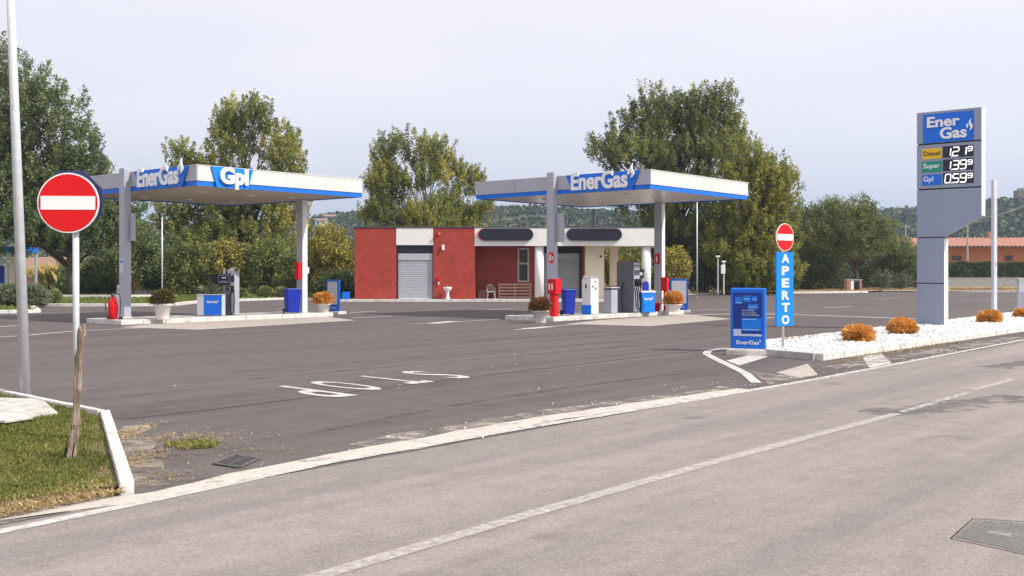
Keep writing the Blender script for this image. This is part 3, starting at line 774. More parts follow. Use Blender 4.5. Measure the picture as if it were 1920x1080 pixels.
mb.build('pale_strip', M_posterw, t)
mb = MB()
for i, l in enumerate(['DA IMPRESE', 'LA CULTURA', 'DELLA ENERGIA']):
    g = fit(text_geo(l, extrude=.001), None, .036); MB().add(*g, T(-.12, -.0625, .945 - i * .05) @ FRONT).build('text_line', M_posterw, t)
for i, (x, z, w_) in enumerate([(-.11, .765, .3), (-.11, .545, .35), (-.26, 1.12, .13), (-.08, 1.2, .12), (.02, 1.03, .18), (.1, 1.2, .08)]):
    MB().box(x, x + w_, -.0635, -.061, z, z + .012).build('text_line', M_posterw, t)
mb = MB(); wordmark(mb, T(-.24, -.056, .235) @ FRONT, .48, .085, .004, .02); mb.build('wordmark', M_signwhite, t)

# ------------------------------------------------------------------ gravel island
isl = [G(1535, 663, .14), G(1437, 655, .14), G(1435, 637, .14), G(1670, 612, .14), G(1930, 582, .14), (60, 80), along(G(1920, 612, .14), 45, 0), G(1920, 612, .14)]
p0, p1, p2, p3, p4, p5, p6, p7 = isl
kerb_run('kerb', 'white painted kerb round the white gravel island, front side along the road', [p0, p7, p6], .2, .15, 1.0)
kerb_run('kerb', 'grey kerb end of the gravel island behind the large blue poster stand', [p1, (p0[0] - .04, p0[1] + .04)], .16, .15, 2.0, M_conc)
kerb_run('kerb', 'low kerb at the back of the white gravel island, facing the pumps', [p1, p2, p3, p4, p5], .12, .13, 1.0)
tag(sheet('gravel_bed', isl, .11, solid('gravel bed', (0.56, 0.55, 0.54), .95, var=.4, scale=25, bmp=.6), None), kind='structure')
# stones
n = 15000
P_ = np.array(isl)
x = rng.uniform(5, 24, n * 8); y = 21 + (rng.random(n * 8) ** 1.3) * 27
k = in_poly(x, y, isl); x, y = x[k][:n], y[k][:n]; n = len(x)
octv = np.array([(1, 0, 0), (0, 1, 0), (-1, 0, 0), (0, -1, 0), (0, 0, 1), (0, 0, -.5)], float)
octf = np.array([(0, 1, 4), (1, 2, 4), (2, 3, 4), (3, 0, 4), (1, 0, 5), (2, 1, 5), (3, 2, 5), (0, 3, 5)])
sz = rng.uniform(.018, .042, (n, 1, 1)) * (1 + .5 * (y[:, None, None] > 30)) * rng.uniform(.6, 1.3, (n, 6, 1))
ang = rng.uniform(0, 6.28, n); ca, sa = np.cos(ang), np.sin(ang)
ov = octv[None] * sz
rx_ = ov[..., 0] * ca[:, None] - ov[..., 1] * sa[:, None]; ry_ = ov[..., 0] * sa[:, None] + ov[..., 1] * ca[:, None]
V = np.stack([rx_ + x[:, None], ry_ + y[:, None], ov[..., 2] + .125], -1).reshape(-1, 3)
F = (octf[None] + 6 * np.arange(n)[:, None, None]).reshape(-1, 3)
o = np_mesh('white_gravel', V, F, np.repeat(np.clip(rng.normal(.6, .3, n), 0, 1), 8), L_stone); o['kind'] = 'stuff'
blades('island_weeds', [G(1455, 636, .13), G(1530, 628, .13), G(1540, 632, .13), G(1460, 642, .13)], 260, .07, .006, L_straw, .12, lambda x, y: .3 + 0 * x, lean=.9)
blades('kerbside_straw', [G(1560, 678), G(1690, 656), G(1800, 640), G(1800, 645), G(1690, 664), G(1560, 684)], 2600, .06, .006, L_straw, .01, lambda x, y: .35 + 0 * x, lean=1.4)
for X, Y, rX, lab in [(1614, 641, 27, 'orange dried round shrub in white gravel, nearest to the APERTO sign'), (1697, 627, 25, 'orange dried round shrub in white gravel just left of the price sign base'),
                 (1861, 606, 21, 'orange dried round shrub in white gravel at the foot of the grey square post'), (1922, 596, 15, 'orange dried round shrub cut by the right edge of the frame')]:
    c = G(X, Y, .12); s = 2000 / c[1]
    make_shrub('round_shrub', lab, 'shrub', (c[0], c[1] + .2), rX / s * .98, rX / s * .60, L_orange, 3600, .10, .012, 'orange dried shrubs on the gravel island', .10)

# ------------------------------------------------------------------ price pylon
pb = G(1719, 610, .12)
t = thing('price_sign', 'tall silver fuel price sign with blue top panel and three price rows', 'price sign', (pb[0], pb[1], .1), R(-40))
s_ = 2000 / pb[1]
def pz(Y): return EYE - .1 + (512 - Y) / s_
WT, WB, TH = 1.93, .83, .36
z_top, z_a, z_b, z_c, z_d = pz(212), pz(272), pz(356), pz(446), pz(531)
def pylon_panel(name, za, zb_, wtop=WT):
    return MB().box(0, wtop, 0, TH, za, zb_).build(name, M_pylon, t, bevel=.01)
pylon_panel('header_panel', z_a + .02, z_top)
pylon_panel('price_panel', z_b + .02, z_a - .02)
zk = z_b - (410 - 356) / s_ * .98
MB().wallprism([(0, z_c + .015), (WB, z_c + .015), (WB, z_c + .05), (WT, zk), (WT, z_b - .02), (0, z_b - .02)], 0, TH).build('bracket_panel', M_pylon, t, bevel=.01)
pylon_panel('lower_panel', z_d + .015, z_c - .015, WB)
pylon_panel('lower_panel', 0, z_d - .015, WB)
MB().box(.03, WB - .04, .03, TH - .03, z_d - .02, z_c + .02).build('core', M_black, t)
MB().box(.03, WT - .04, .03, TH - .03, z_b - .03, z_a + .03).build('core', M_black, t)
# white strips over the right side, sunlight put into the colour
mb = MB(); mb.box(WT + .002, WT + .012, .01, TH - .01, zk + .02, z_top - .02); mb.box(WB + .002, WB + .012, .01, TH - .01, .02, z_c - .05); mb.build('sunlit_side_strip', M_lett, t)
MB().box(-.1, .55, -.28, .0, 0, .05).build('base_plate', M_dark, t)
hh = z_top - z_a
bx0, bx1 = .20, WT - .22
MB().box(bx0, bx1, -.02, -.001, z_a + .03, z_top - .08).build('blue_header', M_blue, t)
mb = MB(); th = .03
g = fit(text_geo('Ener', extrude=th / 2, offset=.028), .98, .33); mb.add(*g, T(.33, -.021, z_a + hh * .50) @ FRONT @ T(0, 0, th / 2))
g = fit(text_geo('Gas', extrude=th / 2, offset=.028), .80, .36); mb.add(*g, T(.72, -.021, z_a + hh * .12) @ FRONT @ T(0, 0, th / 2))
flame_geo(mb, T(1.58, -.021, z_a + hh * .33) @ FRONT, .25, th)
mb.build('wordmark', M_lett, t)
ph_ = z_a - z_b
SEG = {'0': 'abcdef', '1': 'bc', '2': 'abged', '3': 'abgcd', '5': 'afgcd', '9': 'abcdfg'}
def digit(mb, ch, x, z, w_, h_, y):
    if ch == '1' : pass
    e = w_ * .20; sh = .10
    def P(px, pz_): return (x + px + (pz_) * sh, z + pz_)
    def seg(a, b, horiz):
        (x0, z0), (x1, z1) = a, b
        if horiz: q = [P(x0, z0 - e / 2), P(x1, z0 - e / 2), P(x1, z0 + e / 2), P(x0, z0 + e / 2)]
        else: q = [P(x0 - e / 2, z0), P(x0 + e / 2, z0), P(x0 + e / 2, z1), P(x0 - e / 2, z1)]
        mb.wallprism(q, y - .006, y)
    m = h_ / 2; g_ = e * .55
    D = {'a': ((0, h_), (w_, h_), 1), 'd': ((0, 0), (w_, 0), 1), 'g': ((g_, m), (w_ - g_, m), 1), 'f': ((0, m + g_ * .2), (0, h_ - g_), 0), 'b': ((w_, m + g_ * .2), (w_, h_ - g_), 0),
         'e': ((0, g_), (0, m - g_ * .2), 0), 'c': ((w_, g_), (w_, m - g_ * .2), 0)}
    for c in SEG[ch]: seg(*D[c])
rows = [('Diesel', M_yel, M_black, '121'), ('Super', M_grn, M_lett, '139'), ('Gpl', M_blue, M_lett, '059')]
for i, (nm, pm, tm, dg) in enumerate(rows):
    zr1 = z_a - .12 - i * (ph_ - .18) / 3; zr0 = zr1 - (ph_ - .18) / 3 + .08
    pl = MB().box(.17, .76, -.012, -.001, zr0 - .02, zr1 - .02).build('fuel_plate', pm, t)
    pl['label'] = {'Diesel': 'yellow plate reading Diesel', 'Super': 'green plate reading Super', 'Gpl': 'blue plate reading Gpl'}[nm]
    mb = MB(); g = fit(text_geo(nm, extrude=.003, offset=.012), .50 if nm != 'Gpl' else .30, None)
    hgt_ = max(v[1] for v in g[0]); mb.add(*g, T(.21, -.016, (zr0 + zr1) / 2 - .02 - hgt_ * .45) @ FRONT)
    mb.build('fuel_name', tm, pl)
    sc_ = MB().box(.80, WT - .22, -.012, -.001, zr0 - .01, zr1 + .01).build('price_display', M_screen, t)
    mb = MB(); H_ = zr1 - zr0 - .07; wd = .17; z0 = zr0 + .03
    xs = [.86, 1.06, 1.31]
    for ch, x_, z_, w_, h_ in ((dg[0], xs[0], z0, wd * .95, H_), (dg[1], xs[1] + .03, z0, wd, H_), (dg[2], xs[2], z0, wd, H_), ('9', 1.54, z0 + H_ * .48, wd * .75, H_ * .50)):
        mb = MB(); digit(mb, ch, x_, z_, w_, h_, -.013); mb.build('digit', M_led, sc_)
    MB().box(xs[0] + wd + .02, xs[0] + wd + .045, -.019, -.013, z0 - .03, z0 + .0).build('decimal_point', M_led, sc_)
# square post and cabinet on the island
b = G(1864, 597, .12)
t = thing('square_post', 'tall plain grey square post standing in the gravel right of the price sign', 'post', (b[0], b[1], .08), R(20))
s_ = 2000 / b[1]
MB().box(-.075, .075, -.07, .07, 0, EYE + (512 - 343) / s_).build('shaft', M_galv, t, bevel=.01)
MB().box(-.08, .08, -.075, .075, EYE + (512 - 343) / s_, EYE + (512 - 343) / s_ + .03).build('cap', M_galv, t)
MB().box(-.02, .02, -.085, -.07, 1.95, 2.05).build('latch', M_pallet, t)
b = G(1922, 591, .12)
t = thing('service_cabinet', 'pale grey metal service cabinet at the right edge on the gravel', 'cabinet', (b[0], b[1], .08), R(-15))
MB().box(-.26, .34, -.2, .2, 0, 1.42).build('body', M_alu, t, bevel=.015)
MB().box(-.22, .30, -.208, -.199, .08, .95).build('door', M_silver, t, bevel=.005)
MB().box(-.30, .38, -.23, .22, 1.42, 1.47).build('top', M_alu, t, bevel=.01)

# ------------------------------------------------------------------ canopies
LX, LY = 7.4, 8.45
def canopy(label, origin, zo, cols, gpl, soffit):
    t = thing('station_canopy', label, 'canopy', (*origin, 0), A50)
    zt, zs, zb = 5.45 + zo, 4.945 + zo, 4.78 + zo
    MB().box(.1, LX - .1, .1, LY - .1, zs, zt - .12).build('roof_deck', M_conc, t)
    MB().box(.06, LX - .06, .06, LY - .06, zb + .035, zb + .075).build('soffit', soffit, t)
    # four fascia boards built of panels with narrow joints
    def fascia(x0, y0, x1, y1, ax, mat):
        mb = MB(); L = (x1 - x0) if ax == 'x' else (y1 - y0); n = 4
        for i in range(n):
            a = L * i / n + .004; b_ = L * (i + 1) / n - .004
            if ax == 'x': mb.box(x0 + a, x0 + b_, y0, y1, zs, zt)
            else: mb.box(x0, x1, y0 + a, y0 + b_, zs, zt)
        mb.build('fascia', mat, t, bevel=.006)
    fascia(.05, 0, LX - .05, .05, 'x', M_fascia); fascia(.05, LY - .05, LX - .05, LY, 'x', M_fascia)  # paler than the end boards: sunlight on the front put into the colour
    fascia(0, 0, .05, LY, 'y', M_silver); fascia(LX - .05, 0, LX, LY, 'y', M_silver)  # darker tone: shade of the left face put into the colour
    mb = MB(); q = .03
    mb.box(q, LX - q, q, q + .04, zb, zs); mb.box(q, LX - q, LY - q - .04, LY - q, zb, zs)
    mb.box(q, q + .04, q + .04, LY - q - .04, zb, zs); mb.box(LX - q - .04, LX - q, q + .04, LY - q - .04, zb, zs)
    mb.build('blue_stripe', M_blue, t)
    mb = MB(); mb.box(-.015, LX + .015, -.015, .06, zt, zt + .03); mb.box(-.015, LX + .015, LY - .06, LY + .015, zt, zt + .03)
    mb.box(-.015, .06, .06, LY - .06, zt, zt + .03); mb.box(LX - .06, LX + .015, .06, LY - .06, zt, zt + .03)
    mb.build('coping', M_fascia, t)
    # main sign on the left-hand face
    sp = thing_part = MB()
    M = T(-.012, 3.75, 0) @ LEFTM
    mb = MB(); mb.prism([(0, zt + .02), (.34, zb - .0), (2.98, zb - .0), (3.32, zt + .02)], 0, .05, M); s1 = mb.build('sign_panel', M_blue, t)
    mb = MB(); wordmark(mb, T(-.065, 3.75 - .28, zs - .07) @ LEFTM, 2.55, .66, .06, .03, False); mb.build('letters', M_lett, s1)
    mb = MB(); flame_geo(mb, T(-.08, 3.75 - 2.95, zs + .26) @ LEFTM, .37, .06); mb.build('flame_logo', M_lett, s1)
    if gpl:
        M = T(.54, -.012, 0) @ FRONT
        mb = MB(); mb.prism([(0, zt + .01), (.22, zb - .02), (1.48, zb - .02), (1.70, zt + .01)], 0, .05, M); s2 = mb.build('sign_panel', M_cyan, t); s2['label'] = 'bright blue panel reading Gpl'
        mb = MB(); g = fit(text_geo('Gpl', extrude=.05, offset=.04), 1.12, .74); mb.add(*g, T(.54 + .30, -.12, zb - .06) @ FRONT); mb.build('letters', M_lett, s2)
    # columns
    for i, (cx, cy, wx, wy, top, silver) in enumerate(cols):
        c = thing_none = None
        mb = MB(); mb.box(cx - wx / 2, cx + wx / 2, cy - wy / 2, cy + wy / 2, .12, top)
        c = mb.build('column', M_silver, t, bevel=.012)
        if not silver: MB().box(cx - wx / 2 + .01, cx + wx / 2 - .01, cy - wy / 2 - .012, cy - wy / 2 - .0, .21, top - .02).build('sunlit_side_panel', M_lett, c)  # white panel paints the sunlit side onto the silver column
        MB().box(cx - wx / 2 - .03, cx + wx / 2 + .03, cy - wy / 2 - .03, cy + wy / 2 + .03, .13, .2).build('base_plate', M_galv, c)
    for gx in (1.8, 3.8, 5.8):
        for gy in (2.2, 6.2): MB().lathe([(.14, 0), (.14, .05), (.1, .06)], 14, (gx, gy, zb - .02)).build('downlight', M_white, t)
    return t, zt, zb
CA = (4.96, 38.2); CB = (-10.5, 35.5)
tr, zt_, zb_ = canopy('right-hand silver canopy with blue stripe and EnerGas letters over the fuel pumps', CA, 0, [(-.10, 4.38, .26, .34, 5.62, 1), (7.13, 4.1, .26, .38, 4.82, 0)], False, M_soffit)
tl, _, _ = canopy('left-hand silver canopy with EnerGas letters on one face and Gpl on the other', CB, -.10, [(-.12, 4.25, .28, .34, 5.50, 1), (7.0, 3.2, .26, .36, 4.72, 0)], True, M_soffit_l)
# roof level light box bracket and small fittings on the right canopy's left column
MB().box(-.06, .10, 3.92, 4.20, 2.95, 4.05).build('speaker_box', M_silver, tr, bevel=.02)
fs_ = MB().box(-.245, -.232, 4.20, 4.42, 2.15, 2.55).build('notice_plate', M_red, tr)
mb = MB(); mb.box(-.25, -.246, 4.33, 4.38, 2.22, 2.48); mb.box(-.25, -.246, 4.24, 4.28, 2.25, 2.4); mb.build('pictogram', M_signwhite, fs_)
fs_ = MB().box(6.985, 6.998, 4.0, 4.25, 2.15, 2.60).build('notice_plate', M_red, tr)
mb = MB(); mb.box(6.98, 6.985, 4.13, 4.18, 2.22, 2.50); mb.build('pictogram', M_signwhite, fs_)
mb = MB(); mb.box(-.268, -.261, 4.13, 4.37, 1.75, 2.3); pp = mb.build('notice_sheet', M_posterg, tl)
mb = MB(); mb.box(-.272, -.269, 4.17, 4.33, 2.12, 2.2); mb.build('notice_print', M_posterm, pp)
MB().box(-.06, .08, 3.86, 4.05, 2.9, 3.9).build('speaker_box', M_silver, tl, bevel=.02)
MB().box(7.13, 7.2, 3.0, 3.3, 1.75, 2.0, None).build('notice_plate', M_signwhite, tl)
MB().box(6.72, 6.87, 3.08, 3.32, 1.5, 2.2).build('extinguisher_box', M_red, tl, bevel=.02)

# ------------------------------------------------------------------ pump islands
def island(label, o_, L, Wd=2.3):
    t = thing('pump_island', label, 'kerbed island', (*o_, 0), A50)
    MB().box(.15, L - .15, .15, Wd - .15, 0, .165).build('paving', M_conc, t)
    mb = MB(); n = 11
    for i in range(n):
        a, b_ = L * i / n + .006, L * (i + 1) / n - .006
        mb.box(a, b_, 0, .148, 0, .17 + random.uniform(-.003, .003)); mb.box(a, b_, Wd - .148, Wd, 0, .17)
    for i in range(3):
        a, b_ = .15 + (Wd - .3) * i / 3 + .006, .15 + (Wd - .3) * (i + 1) / 3 - .006
        mb.box(0, .148, a, b_, 0, .17); mb.box(L - .148, L, a, b_, 0, .17)
    mb.build('kerb_stones', M_kerb, t, bevel=.015)
    return t
LR = (1.5, 38.6); LL = (-13.2, 36.0)
island('kerbed concrete island carrying the right-hand pumps', LR, 9.1)
island('kerbed concrete island under the left-hand canopy', LL, 9.3)
KT = .17
def onisl(X, Y): return (*G(X, Y, KT), KT)

# plant pots
def pot(label, X, Y, z, top_w, mat, h=.55, sh=1.0, group='white pots with clipped shrubs', on=None):
    c = G(X, Y, z)
    t = thing('planter', label, 'potted plant', (*c, z), 0, group)
    r = top_w / 2
    MB().lathe([(r * .66, 0), (r * .70, .02), (r * .93, h * .86), (r * 1.05, h * .87), (r * 1.08, h), (r * .95, h), (r * .9, h * .9), (.02, h * .88)], 26).build('pot', M_pot, t, smooth=True)
    make_shrub(None, None, None, (0, 0), r * 1.32 * sh, r * 1.0 * sh, mat, 2600, .09, .013, z0=h * .85, parent=t)
    return t
pot('white pot with a dark olive clipped shrub at the left canopy front column', 305, 599, KT * .9, .60, L_olive)
pot('white pot with an orange dried shrub beside the rear poster stand of the left island', 606, 593, 0, .58, L_orange, .52)
pot('white pot with a brown shrub at the near end of the right pump island', 1013, 606, 0, .56, L_brown, .45)
pot('low white pot with an orange shrub behind the rear column of the right island', 1262, 584, KT, .74, L_orange, .30, .82)

# rear poster stands
def stand2(label, X, Y, rot, hw, hh_):
    c = G(X, Y)
    t = thing('poster_stand', label, 'poster stand', (*c, 0), rot)
    MB().box(-hw - .12, hw + .12, -.2, .3, 0, .12).build('concrete_base', M_kerb, t, bevel=.012)
    MB().box(-hw, hw, -.05, .05, .12, .12 + hh_).build('frame', M_deep, t, bevel=.02)
    MB().box(-hw + .08, hw - .08, -.057, -.049, .42, hh_ + .04).build('poster', M_posterg, t)
    mb = MB(); wordmark(mb, T(-.20, -.056, .24) @ FRONT, .42, .08, .004, .02); mb.build('wordmark', M_posterw, t)
stand2('blue framed poster stand with a blank grey sheet beside the left island', 625, 589, R(-35), .37, 1.35)
stand2('blue framed poster stand with a blank grey sheet behind the right island', 1273, 586.5, R(-8), .40, 1.38)

# wheelie bins
def bin_(label, X, Y, rot, w_=.52):
    t = thing('wheelie_bin', label, 'bin', onisl(X, Y), rot, 'blue wheelie bins on the pump islands')
    h = .92
    mb = MB(); b0, b1 = w_ * .38, w_ * .5
    mb.add([(-b0, -b0, 0.04), (b0, -b0, .04), (b0, b0, .04), (-b0, b0, .04), (-b1, -b1, h), (b1, -b1, h), (b1, b1, h), (-b1, b1, h)], [(0, 3, 2, 1), (4, 5, 6, 7), (0, 1, 5, 4), (1, 2, 6, 5), (2, 3, 7, 6), (3, 0, 4, 7)])
    mb.build('body', M_binblue, t, bevel=.03)
    MB().box(-b1 - .025, b1 + .025, -b1 - .03, b1 + .05, h, h + .06).build('lid', M_binblue, t, bevel=.025)
    MB().box(-b1 + .04, b1 - .04, b1 + .02, b1 + .09, h - .05, h - .01).build('handle', M_binblue, t, bevel=.01)
    for sx in (-1, 1):
        MB().tube([(sx * b1 * .95 - .02, b0, .1), (sx * b1 * .95 + .02, b0, .1)], .1, 14).build('wheel', M_black, t)
    return t
bin_('blue wheelie bin beside the rear column of the left canopy', 548, 587.5, R(30), .58)
bin_('blue wheelie bin beside the red extinguisher post of the right canopy', 1066, 591, R(20), .46)

# extinguisher trolley under the left canopy
b = G(212, 608)
t = thing('wheeled_extinguisher', 'red wheeled fire extinguisher on the ground at the left canopy column', 'fire extinguisher', (*b, 0), R(-10))
MB().lathe([(.10, .12), (.155, .18), (.16, .75), (.12, .86), (.05, .92), (.045, .97)], 20).build('cylinder', M_red, t, smooth=True)
mb = MB(); mb.tube([(.18, .1, .12), (.2, .15, .7), (.16, .15, 1.02), (-.16, .15, 1.02), (-.2, .15, .7), (-.18, .1, .12)], .014, 8); mb.build('frame', M_black, t)
for sx in (-1, 1): MB().tube([(sx * .22 - .02, .1, .13), (sx * .22 + .02, .1, .13)], .13, 18).build('wheel', M_black, t)
mb = MB(); mb.tube([(.0, -.02, .96), (.12, -.12, .95), (.24, -.1, .6), (.22, -.12, .3), (.08, -.19, .18), (-.15, -.2, .3), (-.24, -.08, .7), (-.1, -.04, .9)], .018, 8); mb.build('hose', M_black, t)
MB().lathe([(.05, .97), (.06, 1.0), (.03, 1.06)], 10).build('valve', M_dark, t)
b = G(214, 598.5)
t = thing('service_pillar', 'pale cream service pillar behind the red wheeled extinguisher', 'pillar', (b[0] - .05, b[1] + 1.0, 0), R(-28))
MB().box(-.17, .17, -.13, .13, 0, 1.30).build('body', M_white, t, bevel=.02)
MB().box(-.12, .12, -.137, -.129, .95, 1.2).build('panel', M_silver, t)

# gpl dispenser on the left island
b = onisl(405, 591.5)
t = thing('gpl_dispenser', 'grey gas dispenser with dark display head and side hose on the left island', 'fuel dispenser', (b[0] + .25, b[1] + .55, KT), R(-16))
MB().box(-.52, .33, -.2, .2, 0, .80).build('cabinet', M_dgrey, t, bevel=.02)
mb = MB()
for x_ in (-.42, -.14, .12): mb.box(x_ - .03, x_ + .03, .03, .09, .80, 1.16)
mb.build('support', M_silver, t)
MB().box(-.55, .24, -.14, .16, 1.16, 1.56).build('display_head', M_black, t, bevel=.03)
MB().box(-.26, .19, -.148, -.139, 1.22, 1.52).build('display_bezel', M_silver, t)
MB().box(-.24, .17, -.153, -.147, 1.24, 1.50).build('display', M_screen, t)
mb = MB(); mb.box(-.12, .08, -.157, -.1535, 1.38, 1.44); mb.box(-.18, .1, -.157, -.1535, 1.27, 1.29); mb.build('readout', M_posterg, t)
MB().box(-.12, -.05, -.05, .05, 1.56, 1.74).build('vent', M_alu, t); MB().box(.08, .15, -.05, .05, 1.56, 1.74).build('vent', M_alu, t)
MB().box(.26, .46, -.18, .16, .0, 1.66).build('hose_tower', M_silver, t, bevel=.02)
MB().box(.28, .44, -.19, -.179, 1.66, 1.80).build('tower_cap', M_alu, t)
mb = MB(); mb.box(.30, .42, -.2, -.179, 1.25, 1.5); mb.box(.31, .41, -.23, -.179, .86, 1.12); mb.build('nozzle_holder', M_black, t)
mb = MB(); mb.tube([(.40, -.22, 1.05), (.47, -.26, .9), (.49, -.26, .5), (.46, -.26, .12), (.38, -.26, .03), (.30, -.24, .2), (.29, -.22, .7), (.34, -.2, .98)], .02, 8); mb.build('hose', M_black, t)
# blue box in front
b = onisl(399, 592)
t = thing('equipment_box', 'blue and grey EnerGas box in front of the gas dispenser on the left island', 'cabinet', (b[0] - .05, b[1] + .02, KT), R(-12))
MB().box(-.50, .50, -.18, .12, .02, .78).build('body', M_alu, t, bevel=.012)
MB().box(-.22, .505, -.187, -.179, .03, .775).build('blue_front', M_blue, t)
mb = MB(); wordmark(mb, T(-.09, -.19, .48) @ FRONT, .42, .085, .004, .02); mb.build('wordmark', M_lett, t)
mb = MB(); mb.box(-.52, .52, -.20, .14, .775, .80); mb.build('lid', M_alu, t, bevel=.008)
t2 = thing('flowering_plant', 'pale flowering plant rising behind the blue box on the left island', 'plant', (b[0] - .15, b[1] + .35, KT))
MB().lathe([(.12, 0), (.17, .4), (.18, .62)], 16).build('pot', M_pot, t2)
make_shrub(None, None, None, (0, 0), .28, .26, L_grey, 700, .1, .02, z0=.66, parent=t2)
b = onisl(441, 590)
t = thing('bucket', 'small light blue bucket with squeegee beside the gas dispenser', 'bucket', b, 0)
MB().lathe([(.10, 0), (.14, .28), (.15, .30), (.13, .30), (.1, .05)], 16).build('body', M_cyan, t, smooth=True)
MB().tube([(0, 0, .1), (.08, .02, .5)], .012, 6).build('squeegee', M_black, t)

# right island equipment -------------------------------------------------
b = onisl(1038, 593)
t = thing('extinguisher_cabinet', 'red extinguisher cabinet on a red pedestal at the right canopy front column', 'fire extinguisher cabinet', (b[0], b[1] - .15, KT), R(-40))
MB().box(-.11, .13, -.11, .12, 0, .86).build('pedestal', M_red, t, bevel=.01)
MB().box(-.19, .22, -.16, .17, .82, 1.38).build('box', M_red, t, bevel=.02)
mb = MB(); mb.box(-.11, -.05, -.167, -.16, .98, 1.2); mb.box(.02, .08, -.167, -.16, .98, 1.2); mb.build('pictogram', M_signwhite, t)
MB().box(-.17, .2, -.165, -.159, 1.32, 1.345).build('door_gap', M_dark, t)

b = onisl(1106, 589)
t = thing('payment_terminal', 'tall white self-service payment terminal with a light blue foot', 'payment terminal', (b[0], b[1], KT), R(-40))
mb = MB(); mb.wallprism([(0, 0), (0, 1.46), (0, 1.46), (0, 0)], 0, .01)
prof = [(-.24, 0), (.24, 0), (.24, 1.02), (.20, 1.45), (.14, 1.50), (-.22, 1.46), (-.24, 1.40)]
TM = Matrix(((0, -1, 0, 0), (1, 0, 0, 0), (0, 0, 1, 0), (0, 0, 0, 1)))
MB().box(-.22, .22, -.24, .28, 0, 1.36).build('body', M_white, t, bevel=.03)
MB().box(-.20, .20, -.20, .26, 1.36, 1.49).build('hood', M_white, t, bevel=.04)
MB().box(-.222, .222, -.245, -.2, .0, .36).build('blue_foot', M_cyan, t)
mb = MB(); mb.box(.219, .224, -.14, -.06, 1.02, 1.12); mb.box(.219, .224, .0, .08, 1.22, 1.3); mb.box(.219, .224, .04, .12, .94, 1.04); mb.box(-.05, .02, -.245, -.239, 1.0, 1.16); mb.build('slots', M_black, t)
MB().box(.219, .2235, -.1, .2, .5, .85).build('service_door', M_signwhite, t)
b = onisl(1145, 587)
t = thing('waste_bin', 'grey metal waste bin with a flat lid between terminal and pump', 'bin', (b[0], b[1], KT), R(-40))
MB().box(-.19, .19, -.22, .22, 0, .93).build('body', M_silver, t, bevel=.02)
MB().box(-.24, .24, -.28, .28, .99, 1.03).build('lid', M_galv, t, bevel=.008)
MB().box(-.17, .17, -.2, .2, .93, .99).build('opening', M_black, t)

b = onisl(1180, 586)
t = thing('fuel_pump', 'dark grey multi-product fuel pump with black nozzles on the right island', 'fuel dispenser', (b[0], b[1] + .1, KT), A50)
# local frame: front (-Y) looks at the road, -X is the plain shaded end
MB().box(-.28, .16, -.40, .42, 0, 2.05).build('tower', M_dgrey, t, bevel=.02)
MB().box(-.27, .15, -.412, -.401, .05, 2.0).build('front_panel', M_silver, t)
MB().box(.16, .62, -.1, .3, 0, .78).build('hydraulic_cabinet', M_dgrey, t, bevel=.02)
hd = MB().box(.20, .66, -.30, .1, 1.38, 1.76).build('display_head', M_black, t, bevel=.02)
MB().box(.24, .62, -.307, -.299, 1.43, 1.71).build('screen', M_screen, hd); MB().box(.27, .52, -.311, -.3075, 1.5, 1.62).build('readout', M_silver, hd)
MB().box(.36, .46, -.06, .06, .78, 1.39).build('mast', M_dark, t)
for k_ in range(3):
    x_ = -.19 + .135 * k_
    nb = MB().box(x_ - .05, x_ + .05, -.45, -.41, 1.06, 1.36).build('nozzle_boot', M_black, t, bevel=.01)
    mb = MB(); mb.tube([(x_, -.47, 1.34), (x_, -.53, 1.22), (x_, -.50, 1.08)], [.03, .035, .02], 8); mb.tube([(x_, -.5, 1.28), (x_ + .0, -.58, 1.12)], .012, 6)
    mb.build('nozzle', M_black, t)
    MB().tube([(x_, -.47, 1.1), (x_ + .04, -.52, .7), (x_ + .03, -.54, .25), (x_ - .02, -.55, .08), (x_ - .07, -.52, .3), (x_ - .06, -.46, .85), (x_ - .05, -.43, 1.02)], .017, 8).build('hose', M_black, t)
    MB().box(x_ - .05, x_ + .05, -.418, -.411, 1.5, 1.9).build('grade_panel', M_black, t)
    MB().box(x_ - .035, x_ + .035, -.422, -.4185, 1.72, 1.86).build('grade_label', M_alu, t)
mb = MB(); mb.tube([(-.30, .1, 1.2), (-.36, .12, .8), (-.37, .1, .35), (-.33, .08, .05)], .018, 8); mb.build('rear_hose', M_black, t)

b = onisl(1210.5, 585.5)
t = thing('equipment_box', 'bright blue EnerGas box with rounded dark blue plate on top beside the fuel pump', 'cabinet', (b[0] - .0, b[1] + .0, KT), R(22))
MB().box(-.31, .31, -.22, .22, 0, .80).build('body', M_cyan, t, bevel=.02)
MB().box(-.35, .35, -.24, .24, .80, .87).build('top', M_pot, t, bevel=.01)
mb = MB(); wordmark(mb, T(-.18, -.226, .50) @ FRONT, .36, .10, .004, .02); mb.build('wordmark', M_lett, t)
MB().wallprism([(-.14, .87)] + [(-.0 + .14 * math.cos(a), 1.12 + .14 * math.sin(a)) for a in [math.pi - math.pi * i / 10 for i in range(11)]] + [(.14, .87)], -.02, .02).build('round_plate', M_binblue, t)
MB().tube([(-.34, -.25, .75), (-.30, -.28, .5), (-.22, -.27, .2), (-.30, -.26, .05), (-.36, -.25, .2)], .014, 7).build('hose', M_black, t)
b = onisl(1231, 583)
t = thing('sand_bin', 'small red bucket at the foot of the right canopy rear column', 'bucket', (b[0], b[1] - .1, KT), 0)
MB().lathe([(.12, 0), (.15, .30), (.16, .33), (.10, .36), (.02, .37)], 18).build('body', M_red, t, smooth=True)
b = onisl(1247, 584)
t = thing('hose_box', 'red fire hose box on a post behind the right canopy rear column', 'fire box', (b[0] + .05, b[1] + .5, KT), R(-30))
MB().box(-.13, .15, -.1, .1, .85, 1.42).build('box', M_red, t, bevel=.015)
